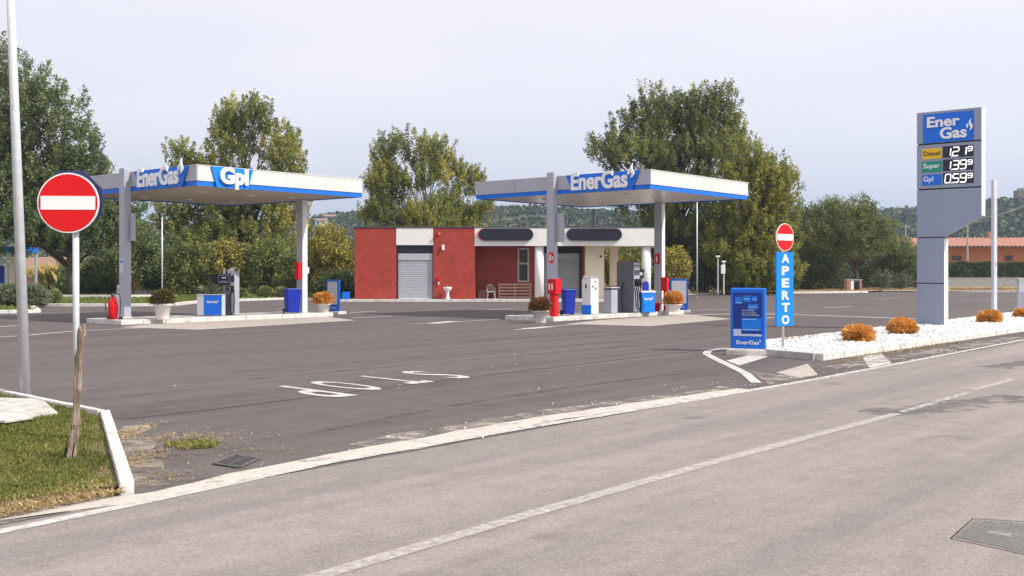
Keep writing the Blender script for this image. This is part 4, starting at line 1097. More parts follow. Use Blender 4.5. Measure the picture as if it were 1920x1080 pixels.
MB().box(-.04, .04, -.04, .04, 0, .85).build('post', M_red, t)

# ------------------------------------------------------------------ station building
D0 = 66.0; sB = 2000 / D0
def bx_(X, d=D0): return (X - 960) * d / 2000
def bz_(Y, d=D0): return EYE + (512 - Y) * d / 2000
t = thing('station_building', 'low red brick and white station building with shutters and an open portico', 'building', (0, D0, 0))
ZT = bz_(427); PB = bz_(461); FL = .16; REC = 2.6
xL, xa, xb_, xc, xR = bx_(665), bx_(743), bx_(812), bx_(890), bx_(1245)
MB().box(xL - .35, xR + 1.0, -.95, 9, 0, FL - .01).build('platform', M_conc, t)
mb = MB(); n = 22
for i in range(n):
    a = xL - 1.4 + (xR - xL + 2.6) * i / n; b_ = xL - 1.4 + (xR - xL + 2.6) * (i + 1) / n - .012
    mb.box(a, b_, -1.1, -.95, 0, FL)
mb.build('kerb_stones', M_kerb, t, bevel=.012)
# brick wall blocks
w1 = MB().box(xL, xa, 0, 8.6, FL, ZT).build('brick_wall', M_brick, t)
w2 = MB().box(xb_, xc, 0, 8.6, FL, ZT).build('brick_wall', M_brick, t)
MB().box(xa, xb_, .35, 8.5, FL, ZT - .02).build('rear_block', M_maroon, t)
MB().box(xa, xb_, -.012, .35, bz_(459.5), ZT - .01).build('white_panel', M_white, t)
MB().box(xa, xb_, .10, .35, bz_(475), bz_(459.5)).build('lintel', M_navy, t)
MB().box(xa, xa + .10, .08, .35, FL, bz_(475)).build('door_jamb', M_navy, t); MB().box(xb_ - .05, xb_, .08, .35, FL, bz_(475)).build('door_jamb', M_navy, t)
def shutter(x0, x1, z0, z1, y, box_h=.3, pitch=.11, mat=M_shut):
    mb = MB(); V = []; z = z0; F = []
    zs_ = []
    while z < z1 - box_h:
        zs_ += [(z, y + .03), (z + pitch * .25, y), (z + pitch * .75, y), (z + pitch * .98, y + .03)]; z += pitch
    for zz, yy in zs_: V += [(x0, yy, zz), (x1, yy, zz)]
    F = [(2 * i, 2 * i + 1, 2 * i + 3, 2 * i + 2) for i in range(len(zs_) - 1)]
    mb.add(V, F); s = mb.build('shutter', mat, t)
    MB().box(x0, x1, y - .05, y + .2, z1 - box_h, z1).build('shutter_box', mat, s, bevel=.01)
    MB().box(x0 + .02, x1 - .02, y - .02, y + .04, z0, z0 + .06).build('bottom_rail', M_galv, s)
    return s
shutter(xa + .10, xb_ - .05, FL, bz_(475), .16, .42, .115)
# roof edge / coping over the brick
MB().box(xL - .06, xc + .02, -.05, 8.7, ZT, ZT + .09).build('coping', M_dark, t)
MB().box(xc + .02, xR + .04, -.03, 5.5, ZT, ZT + .05).build('coping', M_dark, t)
# white parapet of the portico
MB().box(xc, xR, 0, .28, PB, ZT).build('parapet', M_white, t)
MB().box(xR - .28, xR, .28, 4.4, PB, ZT).build('parapet', M_white, t)
MB().box(xc, xR - .28, .28, 8.4, ZT - .62, ZT - .3).build('roof_slab', M_conc, t)
MB().box(xc, xR - .28, .28, 4.4, PB + .06, PB + .12).build('portico_ceiling', M_cream, t)
# dark covered sign boxes
def pill(x0, x1, z0, z1, y0, y1):
    r = (z1 - z0) / 2; zc = (z0 + z1) / 2; pts = []
    for i in range(9): a = math.pi / 2 + math.pi * i / 8; pts.append((x0 + r + r * math.cos(a), zc + r * math.sin(a)))
    for i in range(9): a = -math.pi / 2 + math.pi * i / 8; pts.append((x1 - r + r * math.cos(a), zc + r * math.sin(a)))
    return MB().wallprism(pts, y0, y1)
for (X0, X1) in ((898, 1000), (1062, 1166)):
    s = pill(bx_(X0), bx_(X1), bz_(451), bz_(428.5), -.16, -.005).build('covered_sign', M_navy, t, bevel=.02)
pill(bx_(896), bx_(915), bz_(450.5), bz_(429), -.13, -.004).build('red_sign_end', M_red, t)
# back wall of the portico
dR = D0 + REC
def rx(X): return (X - 960) * dR / 2000
def rz(Y): return EYE + (512 - Y) * dR / 2000
MB().box(xc, rx(970), REC, REC + .2, FL, ZT - .62).build('rear_wall', M_maroon, t)
MB().box(rx(970), rx(1090), REC + .25, REC + .4, FL, ZT - .62).build('rear_wall', M_maroon, t)
MB().box(xc, rx(1100), REC + .41, 8.4, FL, ZT - .62).build('rear_block', M_maroon, t)
wf = MB(); x0, x1, z0, z1 = rx(970.5), rx(992), rz(529), rz(465)
for q in ((x0, x0 + .1, z0, z1), (x1 - .1, x1, z0, z1), (x0 + .1, x1 - .1, z0, z0 + .1), (x0 + .1, x1 - .1, z1 - .1, z1), (x0 + .1, x1 - .1, z0 + (z1 - z0) * .52, z0 + (z1 - z0) * .57)):
    wf.box(q[0], q[1], REC - .02, REC + .1, q[2], q[3])
wn = wf.build('window', M_frame, t); MB().box(x0 + .05, x1 - .05, REC + .04, REC + .06, z0 + .05, z1 - .05).build('pane', M_glass, wn)
MB().box(rx(970.5), rx(992), REC + .0, REC + .2, FL, rz(529.5)).build('rear_wall', M_maroon, t)
MB().box(rx(992), rx(1018), REC, REC + .2, FL, ZT - .62).build('rear_wall', M_maroon, t)
MB().box(rx(1018), rx(1090), REC, REC + .2, rz(475), ZT - .62).build('lintel', M_navy, t)
MB().box(rx(1086), rx(1090.5), REC - .02, REC + .2, FL, rz(475)).build('door_jamb', M_navy, t)
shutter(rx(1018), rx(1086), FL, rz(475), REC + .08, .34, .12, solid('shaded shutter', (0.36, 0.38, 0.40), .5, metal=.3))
MB().box(rx(1090.5), rx(1100), REC, REC + .4, FL, ZT - .62).build('brick_wall', M_brick, t)
MB().box(bx_(1101), bx_(1137), 1.6, 5.2, FL, PB + .05).build('cream_wall', M_cream, t)
MB().lathe([(.07, 0), (.07, .05)], 14, (0, 0, 0), T(bx_(1130), 1.6, bz_(480)) @ Matrix.Rotation(R(90), 4, 'X')).build('wall_fitting', M_black, t)
MB().box(bx_(1155), bx_(1171), 4.0, 4.4, FL, PB + .05).build('rear_pillar', M_cream, t)
for X in (1011.5, 1213.5):
    MB().lathe([(.285, FL), (.285, PB + .05)], 26, (bx_(X), .42, 0)).build('column', M_white, t, smooth=True)
MB().box(bx_(1138), bx_(1165), 2.6, 3.0, FL, .95).build('low_wall', M_brick2, t)
# lamp, camera, taps on the brick
wl = MB().box(bx_(828.5), bx_(833.5), -.14, -.0, bz_(469), bz_(459)).build('wall_lamp', M_white, t, bevel=.01)
MB().box(bx_(820), bx_(824), -.25, -.0, bz_(441), bz_(436)).build('security_camera', M_red, t, bevel=.01)
MB().box(bx_(824), bx_(825.5), -.22, -.12, bz_(440), bz_(437)).build('camera_lens', M_white, t)
MB().box(bx_(820.5), bx_(824.5), -.12, -.0, bz_(526), bz_(519)).build('tap_box', M_red, t); MB().box(bx_(821.5), bx_(823.5), -.08, -.0, bz_(534), bz_(528)).build('tap_box', M_white, t)
# downpipe on the left, chimney pole
MB().tube([(bx_(1124.5), 4.5, ZT - .4), (bx_(1124.5), 4.5, bz_(392, 70.5))], .11, 12).build('flue', M_dark, t)
MB().tube([(bx_(1124.5), 4.5, bz_(404, 70.5)), (bx_(1129), 4.5, bz_(400, 70.5))], .05, 8).build('flue_bracket', M_dark, t)
MB().box(xL - .7, xL - .3, -.5, .0, 0, .6).build('side_box', M_blue, t)
# drinking fountain
c = (bx_(840), D0 - .45)
t = thing('pedestal_basin', 'white pedestal basin standing against the red brick wall', 'basin', (c[0], c[1], FL))
MB().lathe([(.17, 0), (.16, .04), (.10, .12), (.085, .34), (.11, .45), (.20, .55), (.27, .66), (.28, .74), (.25, .74), (.2, .66), (.02, .60)], 22).build('basin', M_pot, t, smooth=True)
MB().tube([(.0, .18, .7), (0, .18, .84), (0, .06, .86)], .018, 8).build('tap', M_galv, t)
# chair
c = ((920 - 960) * (D0 + 1.4) / 2000, D0 + 1.4)
t = thing('garden_chair', 'pale plastic garden chair under the portico beside the pallet', 'chair', (c[0], c[1], FL), R(12))
MB().box(-.24, .24, -.22, .22, .40, .44).build('seat', M_alu, t, bevel=.015)
for sx in (-1, 1):
    for sy in (-1, 1): MB().tube([(sx * .22, sy * .21, .41), (sx * .25, sy * .25, 0)], .022, 8).build('leg', M_alu, t)
    MB().tube([(sx * .25, -.2, .42), (sx * .26, -.18, .64), (sx * .25, .2, .66)], .02, 8).build('armrest', M_alu, t)
mb = MB(); mb.tube([(-.22, .22, .42), (-.23, .3, .75), (-.12, .32, .86), (.12, .32, .86), (.23, .3, .75), (.22, .22, .42)], .02, 8)
for i in range(5): mb.tube([(-.14 + .07 * i, .23, .44), (-.12 + .06 * i, .31, .85)], .012, 6)
mb.build('backrest', M_alu, t)
# pallet leaning upright
x0, x1 = (935 - 960) * (D0 + 1.5) / 2000, (996 - 960) * (D0 + 1.5) / 2000
t = thing('wooden_pallet', 'wooden pallet standing upright against the portico wall under the tall window', 'pallet', (x0, D0 + 1.5, FL), 0)
w_ = x1 - x0
mb = MB()
for i in range(5): mb.box(0, w_, -.02, .0, .03 + i * .20, .13 + i * .20)
mb.build('deck_boards', M_pallet, t)
mb = MB()
for q in (0, w_ / 2 - .05, w_ - .1): mb.box(q, q + .1, .0, .1, 0, .97)
mb.build('stringers', M_pallet, t)
mb = MB()
for i in (0, 2, 4): mb.box(0, w_, .1, .12, .03 + i * .20, .13 + i * .20)
mb.build('rear_boards', M_pallet, t)
x0 = (897 - 960) * (D0 + 1.6) / 2000
t = thing('wooden_crate', 'small brown wooden crate beside the plastic chair under the portico', 'crate', (x0, D0 + 1.4, FL), R(8))
mb = MB()
for i in range(3): mb.box(0, .5, -.02, 0, .03 + .17 * i, .16 + .17 * i); mb.box(0, .5, .38, .4, .03 + .17 * i, .16 + .17 * i); mb.box(-.02, 0, 0, .38, .03 + .17 * i, .16 + .17 * i); mb.box(.5, .52, 0, .38, .03 + .17 * i, .16 + .17 * i)
mb.build('slats', solid('dull crate wood', (.22, .13, .09), .9, var=.3), t)

# ------------------------------------------------------------------ drains
def grate(name, label, pts, bars=9, mat=M_iron, z=.012):
    P = [Vector((*p, 0)) for p in pts]      # a, b, c, d around
    ctr = sum(P, Vector()) / 4
    t = thing(name, label, 'drain cover', (ctr.x, ctr.y, 0))
    a, b, c, d = [p - ctr for p in P]
    sheet('pit', [(q.x * .98, q.y * .98) for q in (a, b, c, d)], .0135, M_black, None, t)
    mb = MB()
    def bar(p, q, wd):
        dd = (q - p).normalized(); s = Vector((-dd.y, dd.x, 0)) * wd / 2
        mb.prism([((p - s).x, (p - s).y), ((q - s).x, (q - s).y), ((q + s).x, (q + s).y), ((p + s).x, (p + s).y)], .01, .022)
    for p, q in ((a, b), (b, c), (c, d), (d, a)): bar(p, q, .035)
    for i in range(1, bars): f = i / bars; bar(a.lerp(b, f), d.lerp(c, f), .018)
    bar(a.lerp(d, .5), b.lerp(c, .5), .03)
    mb.build('grating', mat, t)
grate('drain_grate', 'small dark iron drain grate in the forecourt edge near the grass corner', [G(402, 872), G(442, 856), G(486, 862), G(448, 879)], 8, M_ironl)
# cast cover in the road
a, b, c, d = [Vector((*G(X, Y), 0)) for X, Y in ((1790, 1010), (1828, 978), (1950, 985), (1935, 1042))]
ctr = (a + b + c + d) / 4
M_mh = solid('polished cast iron', (0.27, 0.255, 0.24), 0.5, metal=0.3, var=0.35, scale=12)
t = thing('manhole_cover', 'rectangular worn grey ribbed manhole cover in the road at the lower right', 'manhole cover', (ctr.x, ctr.y, 0))
sheet('plate', [((q - ctr).x, (q - ctr).y) for q in (a, b, c, d)], .0105, M_mh, None, t)
mb = MB(); n = 16
for i in range(n):
    f = (i + .5) / n; p, q = a.lerp(b, f) - ctr, d.lerp(c, f) - ctr
    for j in range(12):
        g0, g1 = j / 12 + .012, (j + 1) / 12 - .012
        if (i in (7, 8) and j in (4, 5, 6, 7)): continue
        u0, u1 = p.lerp(q, g0), p.lerp(q, g1); s = Vector((0, .008, 0))
        mb.prism([((u0 - s).x, (u0 - s).y), ((u1 - s).x, (u1 - s).y), ((u1 + s).x, (u1 + s).y), ((u0 + s).x, (u0 + s).y)], .010, .016)
mb.build('ribs', solid('rib metal', (0.36, .345, .33), .6, metal=.3, var=.25, scale=15), t)
strips('cover_joint', [([G(1782, 1012), G(1824, 975), G(1960, 983)], .012, .002), ([G(1782, 1012), G(1938, 1046)], .012, .002)], .0105, M_joint)
#PART2
# ------------------------------------------------------------------ verges behind the forecourt
vl = [G(-160, 591), G(70, 586.5), G(57, 574.5), G(232, 574.5), G(325, 573.5), G(372, 568), G(440, 565), G(545, 561.5), (-11.6, 66.2), (-11.6, 120), (-90, 120), (-70, 40)]
sheet('lawn', vl, .11, M_lawn)
kerb_run('kerb', 'long white kerb along the lawn behind the left canopy', vl[:9], .3, .15, 1.2)
blades('lawn_grass', [vl[0], vl[1], vl[2], vl[3], vl[4], vl[5], vl[6], vl[7], (-11.6, 80), (-60, 80)], 26000, .14, .02, L_grass, .10, lambda x, y: .42 + 0 * x)
kerb_run('kerb', 'thin pale kerb of the second row beyond the lawn on the left', [G(-60, 562), G(85, 561), G(235, 561.5), G(330, 560)], .2, .3, 1.5)
kerb_run('kerb', 'low pale garden wall at the far side of the lawn on the left', [(-38, 84), (-14, 84)], .25, .42, 2)
vr = [G(1245, 553.5), G(1420, 551), G(1560, 549.8), G(1625, 548.8), (34.9, 101), (60, 140), (5, 140), (11.5, 80)]
sheet('leaf_litter_verge', vr, .12, M_dry)
kerb_run('kerb', 'long pale kerb at the back of the forecourt under the big trees', vr[:4], .35, .16, 1.5)
sheet('dry_grass_verge', [(34.9, 100), (140, 72), (200, 160), (40, 160)], .10, M_drygrass)
kerb_run('kerb', 'far pale kerb behind the price sign along the dry grass', [(34.9, 100.4), (70, 90)], .35, .16, 2)
blades('fallen_leaves', [(12, 81), (34, 101.5), (36, 106), (12, 86)], 9000, .10, .035, L_straw, .13, lambda x, y: .1 + .3 * rng.random(len(x)), lean=2.5)
blades('dry_grass_tufts', [(35, 101), (66, 92), (70, 110), (36, 114)], 9000, .22, .03, L_straw, .10, lambda x, y: .4 + 0 * x)

# ------------------------------------------------------------------ small things behind
for X, Y, r, lab in [(452, 558, 11, 'small round clipped green shrub, left of the three behind the left canopy'), (497, 558.5, 14, 'round clipped green shrub, middle of the three behind the left canopy'),
                     (528, 558.5, 12.5, 'round clipped green shrub, partly behind the blue bin of the left island')]:
    c = G(X, Y, .1); q = r * c[1] / 2000
    make_shrub('ball_shrub', lab, 'shrub', c, q, q * .85, L_ball, 2200, .10, .03, 'round clipped shrubs on the lawn', .1)
c = G(28, 579); make_shrub('lavender_shrub', 'wide grey green lavender mound behind the tall lamp post', 'shrub', (c[0], c[1] + 1), 1.15, .62, L_grey, 5000, .14, .02, None, .1)
c = G(-8, 579); make_shrub('lavender_shrub', 'grey green lavender mound cut by the left edge of the frame', 'shrub', (c[0], c[1] + 1), 1.1, .6, L_grey, 4000, .14, .02, None, .1)
c = G(62, 576); make_shrub('lavender_shrub', 'small grey green mound to the right of the tall lamp post', 'shrub', (c[0], c[1] + .8), .5, .5, L_grey, 2000, .12, .02, None, .1)
c = G(78, 574); make_shrub('ball_shrub', 'small olive shrub on the lawn edge just right of the lavender mounds', 'shrub', (c[0], c[1] + 1.6), .42, .42, L_ball, 1500, .1, .02, None, .1)
# reeds
blades('yellow_reeds', [(-39, 88), (-31, 88), (-31, 93), (-39, 93)], 5000, 2.0, .035, L_reed, .1, lambda x, y: .5 + 0 * x, lean=.16)
# far-left wash frame with blue roof
t = thing('wash_bay', 'blue roofed car wash frame half hidden behind the left tree', 'car wash', (-39.5, 82, 0), R(0))
MB().box(-2.6, 2.2, -1.8, 2, 3.35, 3.75).build('roof', M_blue, t, bevel=.03)
MB().box(-.9, .25, -1.85, -1.8, 2.6, 3.5).build('side_sign', M_cyan, t)
for x_ in (-2.5, -.6, 2.05):
    for y_ in (-1.7, 1.9): MB().box(x_ - .08, x_ + .08, y_ - .08, y_ + .08, 0, 3.35).build('post', M_alu, t)
MB().box(-.2, .9, -.9, .4, .12, 2.3).build('wash_machine', M_binblue, t, bevel=.05)
MB().box(.95, 1.2, -1.0, .4, .12, 2.6).build('machine_panel', M_alu, t, bevel=.02)
MB().box(1.75, 2.15, -1.95, -1.82, .1, 2.9).build('cream_board', M_cream, t)
mb = MB(); mb.tube([(-2.5, -1.8, 1.1), (.2, -1.8, 1.1)], .035, 6); mb.tube([(-2.5, -1.8, 1.9), (-.6, -1.8, 1.9)], .035, 6); mb.build('rail', M_alu, t)
# little house far left
def house(label, x, y, w_, d_, hw, hr, wall, rotz=0, wins=3, mat=M_tile):
    t = thing('house', label, 'house', (x, y, 0), rotz)
    MB().box(-w_ / 2, w_ / 2, -d_ / 2, d_ / 2, 0, hw).build('wall', wall, t)
    MB().add([(-w_ / 2 - .5, -d_ / 2 - .6, hw), (w_ / 2 + .5, -d_ / 2 - .6, hw), (w_ / 2 + .5, d_ / 2 + .6, hw), (-w_ / 2 - .5, d_ / 2 + .6, hw), (-w_ / 2 - .5, 0, hw + hr), (w_ / 2 + .5, 0, hw + hr)],
             [(0, 1, 5, 4), (2, 3, 4, 5), (1, 2, 5), (3, 0, 4), (3, 2, 1, 0)]).build('roof', mat, t)
    for i in range(wins):
        x_ = -w_ / 2 + w_ * (i + .5) / wins
        f = MB().box(x_ - .6, x_ + .6, -d_ / 2 - .05, -d_ / 2 + .05, hw * .42, hw * .42 + 1.2).build('window', M_frame, t)
        MB().box(x_ - .5, x_ + .5, -d_ / 2 - .07, -d_ / 2 - .04, hw * .42 + .1, hw * .42 + 1.1).build('pane', M_glass, f)
    return t
house('low house with a weathered tiled roof behind the yellow reeds', PX(92, 120), 122, 9, 8, 1.9, 1.7, M_brick2, 0, 2, solid('old roof', (.30, .19, .14), .9, var=.35))

# orange farmhouse at the right
t = thing('farmhouse', 'long low terracotta farmhouse with orange tiled roof behind the hedge, right of the price sign', 'house', (PX(1685, 150), 150, 0), R(-2))
Wd = PX(1990, 150) - PX(1685, 150)
e0, e1, e2 = HZ(497, 150), HZ(462, 150), HZ(445, 150)
MB().box(0, Wd, 0, 9, 0, e1).build('wall', M_plaster, t)
V = []; F = []; nt_ = 42
for i in range(nt_ * 2 + 1):
    x_ = -.6 + (Wd + 1.2) * i / (nt_ * 2); dz = .17 if i % 2 else 0
    V += [(x_, -1.1, e1 - .05 + dz), (x_, 4.5, e2 + dz), (x_, 10.1, e1 - .05 + dz)]
for i in range(nt_ * 2): k = 3 * i; F += [(k, k + 3, k + 4, k + 1), (k + 1, k + 4, k + 5, k + 2)]
MB().add(V, F).build('roof', M_tile, t)
MB().box(-.6, Wd + .6, -1.1, -1.0, e1 - .18, e1 - .06).build('eave_board', M_dark, t)
for X0, X1, Y0, Y1 in ((1782, 1802, 479, 489), (1880, 1896, 478, 490), (1705, 1716, 476, 490)):
    x0 = PX(X0, 150) - PX(1685, 150); x1 = PX(X1, 150) - PX(1685, 150)
    f = MB().box(x0, x1, -.05, .1, HZ(Y1, 150), HZ(Y0, 150)).build('window', M_maroon, t)
    MB().box(x0 + .1, x1 - .1, -.08, -.045, HZ(Y1, 150) + .1, HZ(Y0, 150) - .1).build('pane', M_glass, f)
MB().box(Wd * .62, Wd * .62 + .9, 4, 4.8, e2 - .3, e2 + .9).build('chimney', M_brick2, t)
# grey wall and hedge
t = thing('garden_wall', 'grey garden wall at the foot of the long hedge on the right', 'wall', (PX(1640, 128), 128, 0))
MB().box(0, 34, 0, .25, 0, 1.15).build('wall_panels', M_gwall, t, bevel=.02)
MB().box(-.05, 34.05, -.03, .28, 1.15, 1.22).build('coping', M_conc, t)
def hedge(label, x0, x1, y, h, dep, n, mat=L_hedge, leaf=.22):
    t = thing('hedge', label, 'hedge', ((x0 + x1) / 2, y, 0))
    L = x1 - x0
    x = rng.uniform(-L / 2, L / 2, n); face = rng.random(n)
    yy = np.where(face < .5, -dep / 2 + rng.exponential(.12, n), rng.uniform(-dep / 2, dep / 2, n))
    zz = np.where(face < .5, rng.uniform(0.05, h, n), np.where(face < .75, h - rng.exponential(.12, n), rng.uniform(0.05, h, n)))
    zz = zz + .25 * lump(np.stack([x, yy, zz], 1), .9, 2) * (zz / h); p = np.stack([x, yy, np.maximum(zz, .05)], 1)
    V, F = leaf_quads(p, leaf * rng.uniform(.6, 1.3, n))
    np_mesh('foliage', V, F, np.clip(rng.normal(.5, .16, n) + .2 * lump(p, .8, 5), 0, 1), mat, t)
    mb = MB()
    for i in range(int(L / 1.5)): mb.tube([(-L / 2 + 1.5 * i + .5, random.uniform(-.2, .2), 0), (-L / 2 + 1.5 * i + random.uniform(0, 1), 0, h * .9)], [.06, .02], 5)
    mb.build('stems', M_bark, t)
    return t
hedge('long clipped dark green hedge behind the price sign, in front of the farmhouse', PX(1655, 131), PX(2000, 131), 131, HZ(494, 131), 1.6, 46000, leaf=.3)
hedge('dark green hedge under the pine trees behind the open sign', PX(1480, 112), PX(1720, 112), 112, HZ(498, 112), 2, 20000)
# brick meter box
b = (PX(1623, 97), 100)
t = thing('meter_box', 'small brick meter box with white door beyond the back kerb under the pine', 'utility box', (*b, .12))
MB().box(-.75, .65, 0, .8, 0, .98).build('brick_body', M_brick2, t)
MB().box(-.78, .68, -.03, .83, .98, 1.06).build('slab', M_conc, t)
MB().box(-.40, -.12, -.03, -.001, .08, .92).build('door', M_signwhite, t); MB().box(-.1, .42, -.02, -.001, .1, .9).build('grille', M_black, t)
# thin posts
lamp_post('thin pale lamp post behind the left canopy, seen between its columns', G(304, 563), 5.4, .055, .04, arm=False)
lamp_post('thin pale lamp post beyond the right canopy, against the big trees', G(1307, 557), 7.4, .06, .04, arm=False)
for X, h, lab in ((1346, 2.9, 'short thin white standpipe under the big trees, left of the pair'), (1357, 2.5, 'short thick white standpipe under the big trees, right of the pair')):
    b = (PX(X, 83), 83)
    t = thing('standpipe', lab, 'pipe', (*b, .1))
    MB().tube([(0, 0, 0), (0, 0, h)], .05 if X == 1346 else .06, 8).build('pipe', M_galv, t)
    MB().box(-.16, .16, -.1, .1, h, h + .12).build('cap', M_signwhite, t)
    if X == 1357: MB().box(-.22, .1, -.12, .12, 1.6, 2.3).build('box', M_signwhite, t, bevel=.02)

# ------------------------------------------------------------------ trees
make_tree('poplar_tree', 'big dense dark green tree filling the left edge behind the lamp post and no-entry sign', 'tree', (PX(132, 76), 76),
    [(18, 135, 34, 50), (60, 175, 60, 50), (20, 230, 90, 70), (105, 225, 60, 62), (150, 290, 45, 60), (30, 320, 110, 80), (120, 360, 85, 70), (170, 330, 30, 45),
     (40, 430, 110, 55), (150, 430, 90, 55), (215, 440, 50, 55), (-70, 330, 120, 150), (235, 400, 40, 40)], 76, L_dull,
    2300, 62, .18, .9, .17, -.75, .33, 11, ph=1, limbs=50, tbias=.42, thick=.8)
make_tree('poplar_tree', 'broad green and yellowing poplar behind the left canopy', 'tree', (PX(455, 88), 88),
    [(470, 225, 48, 40), (425, 235, 30, 40), (440, 275, 55, 35), (515, 275, 45, 45), (345, 305, 32, 32), (395, 330, 70, 40), (535, 320, 40, 45), (450, 370, 100, 40), (330, 400, 50, 60),
     (400, 440, 90, 60), (500, 430, 75, 60), (555, 400, 28, 60)], 88, L_green,
    1750, 66, .175, .95, .16, -.34, .28, 11.5, ph=2, limbs=70, tbias=.6)
make_tree('poplar_tree', 'loose green and yellow poplar rising behind the brick half of the building', 'tree', (PX(800, 92), 92),
    [(735, 305, 38, 45), (780, 290, 44, 42), (725, 350, 42, 42), (775, 335, 44, 38), (830, 310, 25, 40), (700, 395, 35, 35), (745, 400, 50, 35), (810, 410, 60, 35), (790, 460, 90, 50)], 92, L_green,
    1150, 66, .175, 1.0, .155, -.26, .22, 10.5, ph=3.3, limbs=70, tbias=.62, bark=M_barkp)
make_tree('poplar_tree', 'slender yellow poplar at the right of the trees behind the brick building', 'tree', (PX(865, 93), 94),
    [(855, 330, 24, 45), (885, 355, 22, 38), (850, 390, 35, 35), (895, 395, 30, 35), (870, 450, 55, 50)], 94, L_yel,
    560, 60, .175, .95, .15, -.26, .16, 8.5, ph=4.1, limbs=40, tbias=.5, bark=M_barkp)
make_tree('poplar_tree', 'tallest dark green poplar behind the right canopy', 'tree', (PX(1270, 90), 90),
    [(1225, 215, 42, 50), (1285, 225, 45, 50), (1180, 255, 42, 46), (1250, 260, 50, 60), (1140, 290, 42, 32), (1200, 310, 70, 45), (1310, 225, 45, 60), (1355, 215, 36, 55), (1375, 270, 30, 50), (1340, 290, 60, 60), (1270, 330, 80, 60),
     (1190, 380, 50, 45), (1290, 410, 90, 60), (1230, 470, 60, 60), (1330, 480, 80, 60)], 90, L_green,
    2500, 60, .175, 1.0, .155, -.47, .34, 14, ph=5, limbs=90, tbias=.42)
make_tree('poplar_tree', 'wide yellow green poplar on the right side of the group beyond the right canopy', 'tree', (PX(1410, 86), 86),
    [(1385, 320, 45, 55), (1440, 345, 45, 48), (1466, 370, 36, 55), (1410, 400, 65, 60), (1450, 450, 50, 55), (1380, 470, 60, 55), (1430, 510, 70, 40)], 86, L_yel,
    1800, 56, .175, .9, .155, -.58, .26, 9.5, ph=6, limbs=50, tbias=.55)
make_tree('pine_tree', 'dark umbrella pine with stout trunk beyond the open sign', 'tree', (PX(1604, 104), 104),
    [(1560, 398, 30, 26), (1615, 400, 30, 26), (1650, 432, 34, 22), (1590, 435, 45, 28), (1545, 440, 36, 30), (1642, 460, 38, 20), (1600, 470, 40, 20)], 104, L_pine,
    800, 60, .17, .6, .27, -.42, .3, 6.2, ph=7, limbs=60, tbias=.62, up=.8)
make_tree('pine_tree', 'darker pine left of the umbrella pine, merging with the yellow poplar', 'tree', (PX(1520, 108), 108),
    [(1510, 420, 40, 32), (1530, 450, 45, 40), (1500, 480, 45, 40), (1550, 490, 45, 35), (1510, 520, 45, 35)], 108, L_pine,
    700, 46, .20, .55, .34, -.55, .26, 5.5, ph=8, limbs=30, tbias=.38, up=.6)
make_tree('small_tree', 'low dull green tree at the right end of the pines by the price sign', 'tree', (PX(1690, 112), 112),
    [(1680, 470, 30, 22), (1700, 490, 30, 22), (1665, 495, 30, 22)], 112, L_dull, 260, 40, .2, .6, .3, -.4, .14, 4.0, ph=9, limbs=24, tbias=.35, up=.6)
make_tree('ochre_bush', 'tall rounded ochre yellow bush between the left canopy and the brick building', 'bush', (PX(622, 79), 79),
    [(620, 470, 38, 42), (600, 500, 32, 45), (645, 500, 26, 45), (625, 530, 42, 30)], 79, L_ochre, 620, 44, .17, .5, .22, -.8, .12, 3.0, ph=9.5, limbs=20, tbias=.42, up=.8)
# understory shrubs, each its own
und = [(170, 520, 52, 40, 84, L_dull, 'dark bush below the left tree, right of the no-entry sign pole'), (250, 470, 50, 60, 82, L_dull, 'grey green bush just behind the left canopy front column'),
       (300, 510, 45, 45, 84, L_dull, 'dark bush behind the thin lamp post at the left canopy'), (360, 500, 48, 52, 83, L_green, 'green bush behind the gas dispenser'),
       (430, 500, 50, 48, 84, L_ochre, 'olive yellow bush behind the gas dispenser hose tower'), (500, 500, 48, 50, 83, L_green, 'green bush behind the round clipped shrubs'),
       (560, 515, 38, 42, 82, L_green, 'dark bush behind the rear column of the left canopy'), (635, 540, 40, 22, 76, L_hedge, 'low dark green bush in front of the ochre bush'),
       (1180, 500, 35, 45, 84, L_green, 'green bush seen through the open portico'), (1240, 505, 40, 45, 88, L_hedge, 'dark bush behind the rear column of the right canopy'),
       (1265, 505, 22, 34, 82, L_ochre, 'yellowish bush above the rear poster stand'), (1320, 510, 45, 42, 88, L_hedge, 'dark bush behind the two standpipes'),
       (1390, 515, 42, 38, 87, L_green, 'green bush above the blue poster stand'), (1455, 515, 42, 38, 90, L_hedge, 'dark bush behind the open sign'),
       (1140, 500, 28, 22, 84, L_ochre, 'bright yellow green bush behind the low brick wall of the portico')]
for (X, Y, rX, rY, d, m, lab) in und:
    make_tree('bush', lab, 'bush', (PX(X, d), d), [(X, Y, rX, rY), (X - rX * .4, Y + rY * .4, rX * .7, rY * .7), (X + rX * .4, Y + rY * .3, rX * .7, rY * .7)], d, m,
              330, 40, .2, .55, .26, -.7, .09, HZ(Y, d), ph=X * .01, limbs=12, tbias=.42, up=.8)
for i, (X, Y, lab) in enumerate([(1655, 528, 'small pale leaved shrub right of the brick meter box'), (1690, 532, 'small pale leaved shrub closest to the price sign column'), (1590, 532, 'small dry shrub left of the brick meter box')]):
    d = 104; make_tree('young_shrub', lab, 'shrub', (PX(X, d), d), [(X, Y, 16, 16)], d, L_grey, 50, 26, .16, .6, .18, -.9, .04, 1.6, ph=i, limbs=14, up=.9)
t = thing('pergola', 'dark timber pergola in the shade behind the pine', 'pergola', (PX(1668, 124), 124, 0))
mb = MB()
for i in range(6): mb.box(-3 + 1.2 * i, -2.85 + 1.2 * i, 0, .15, 0, 3.6)
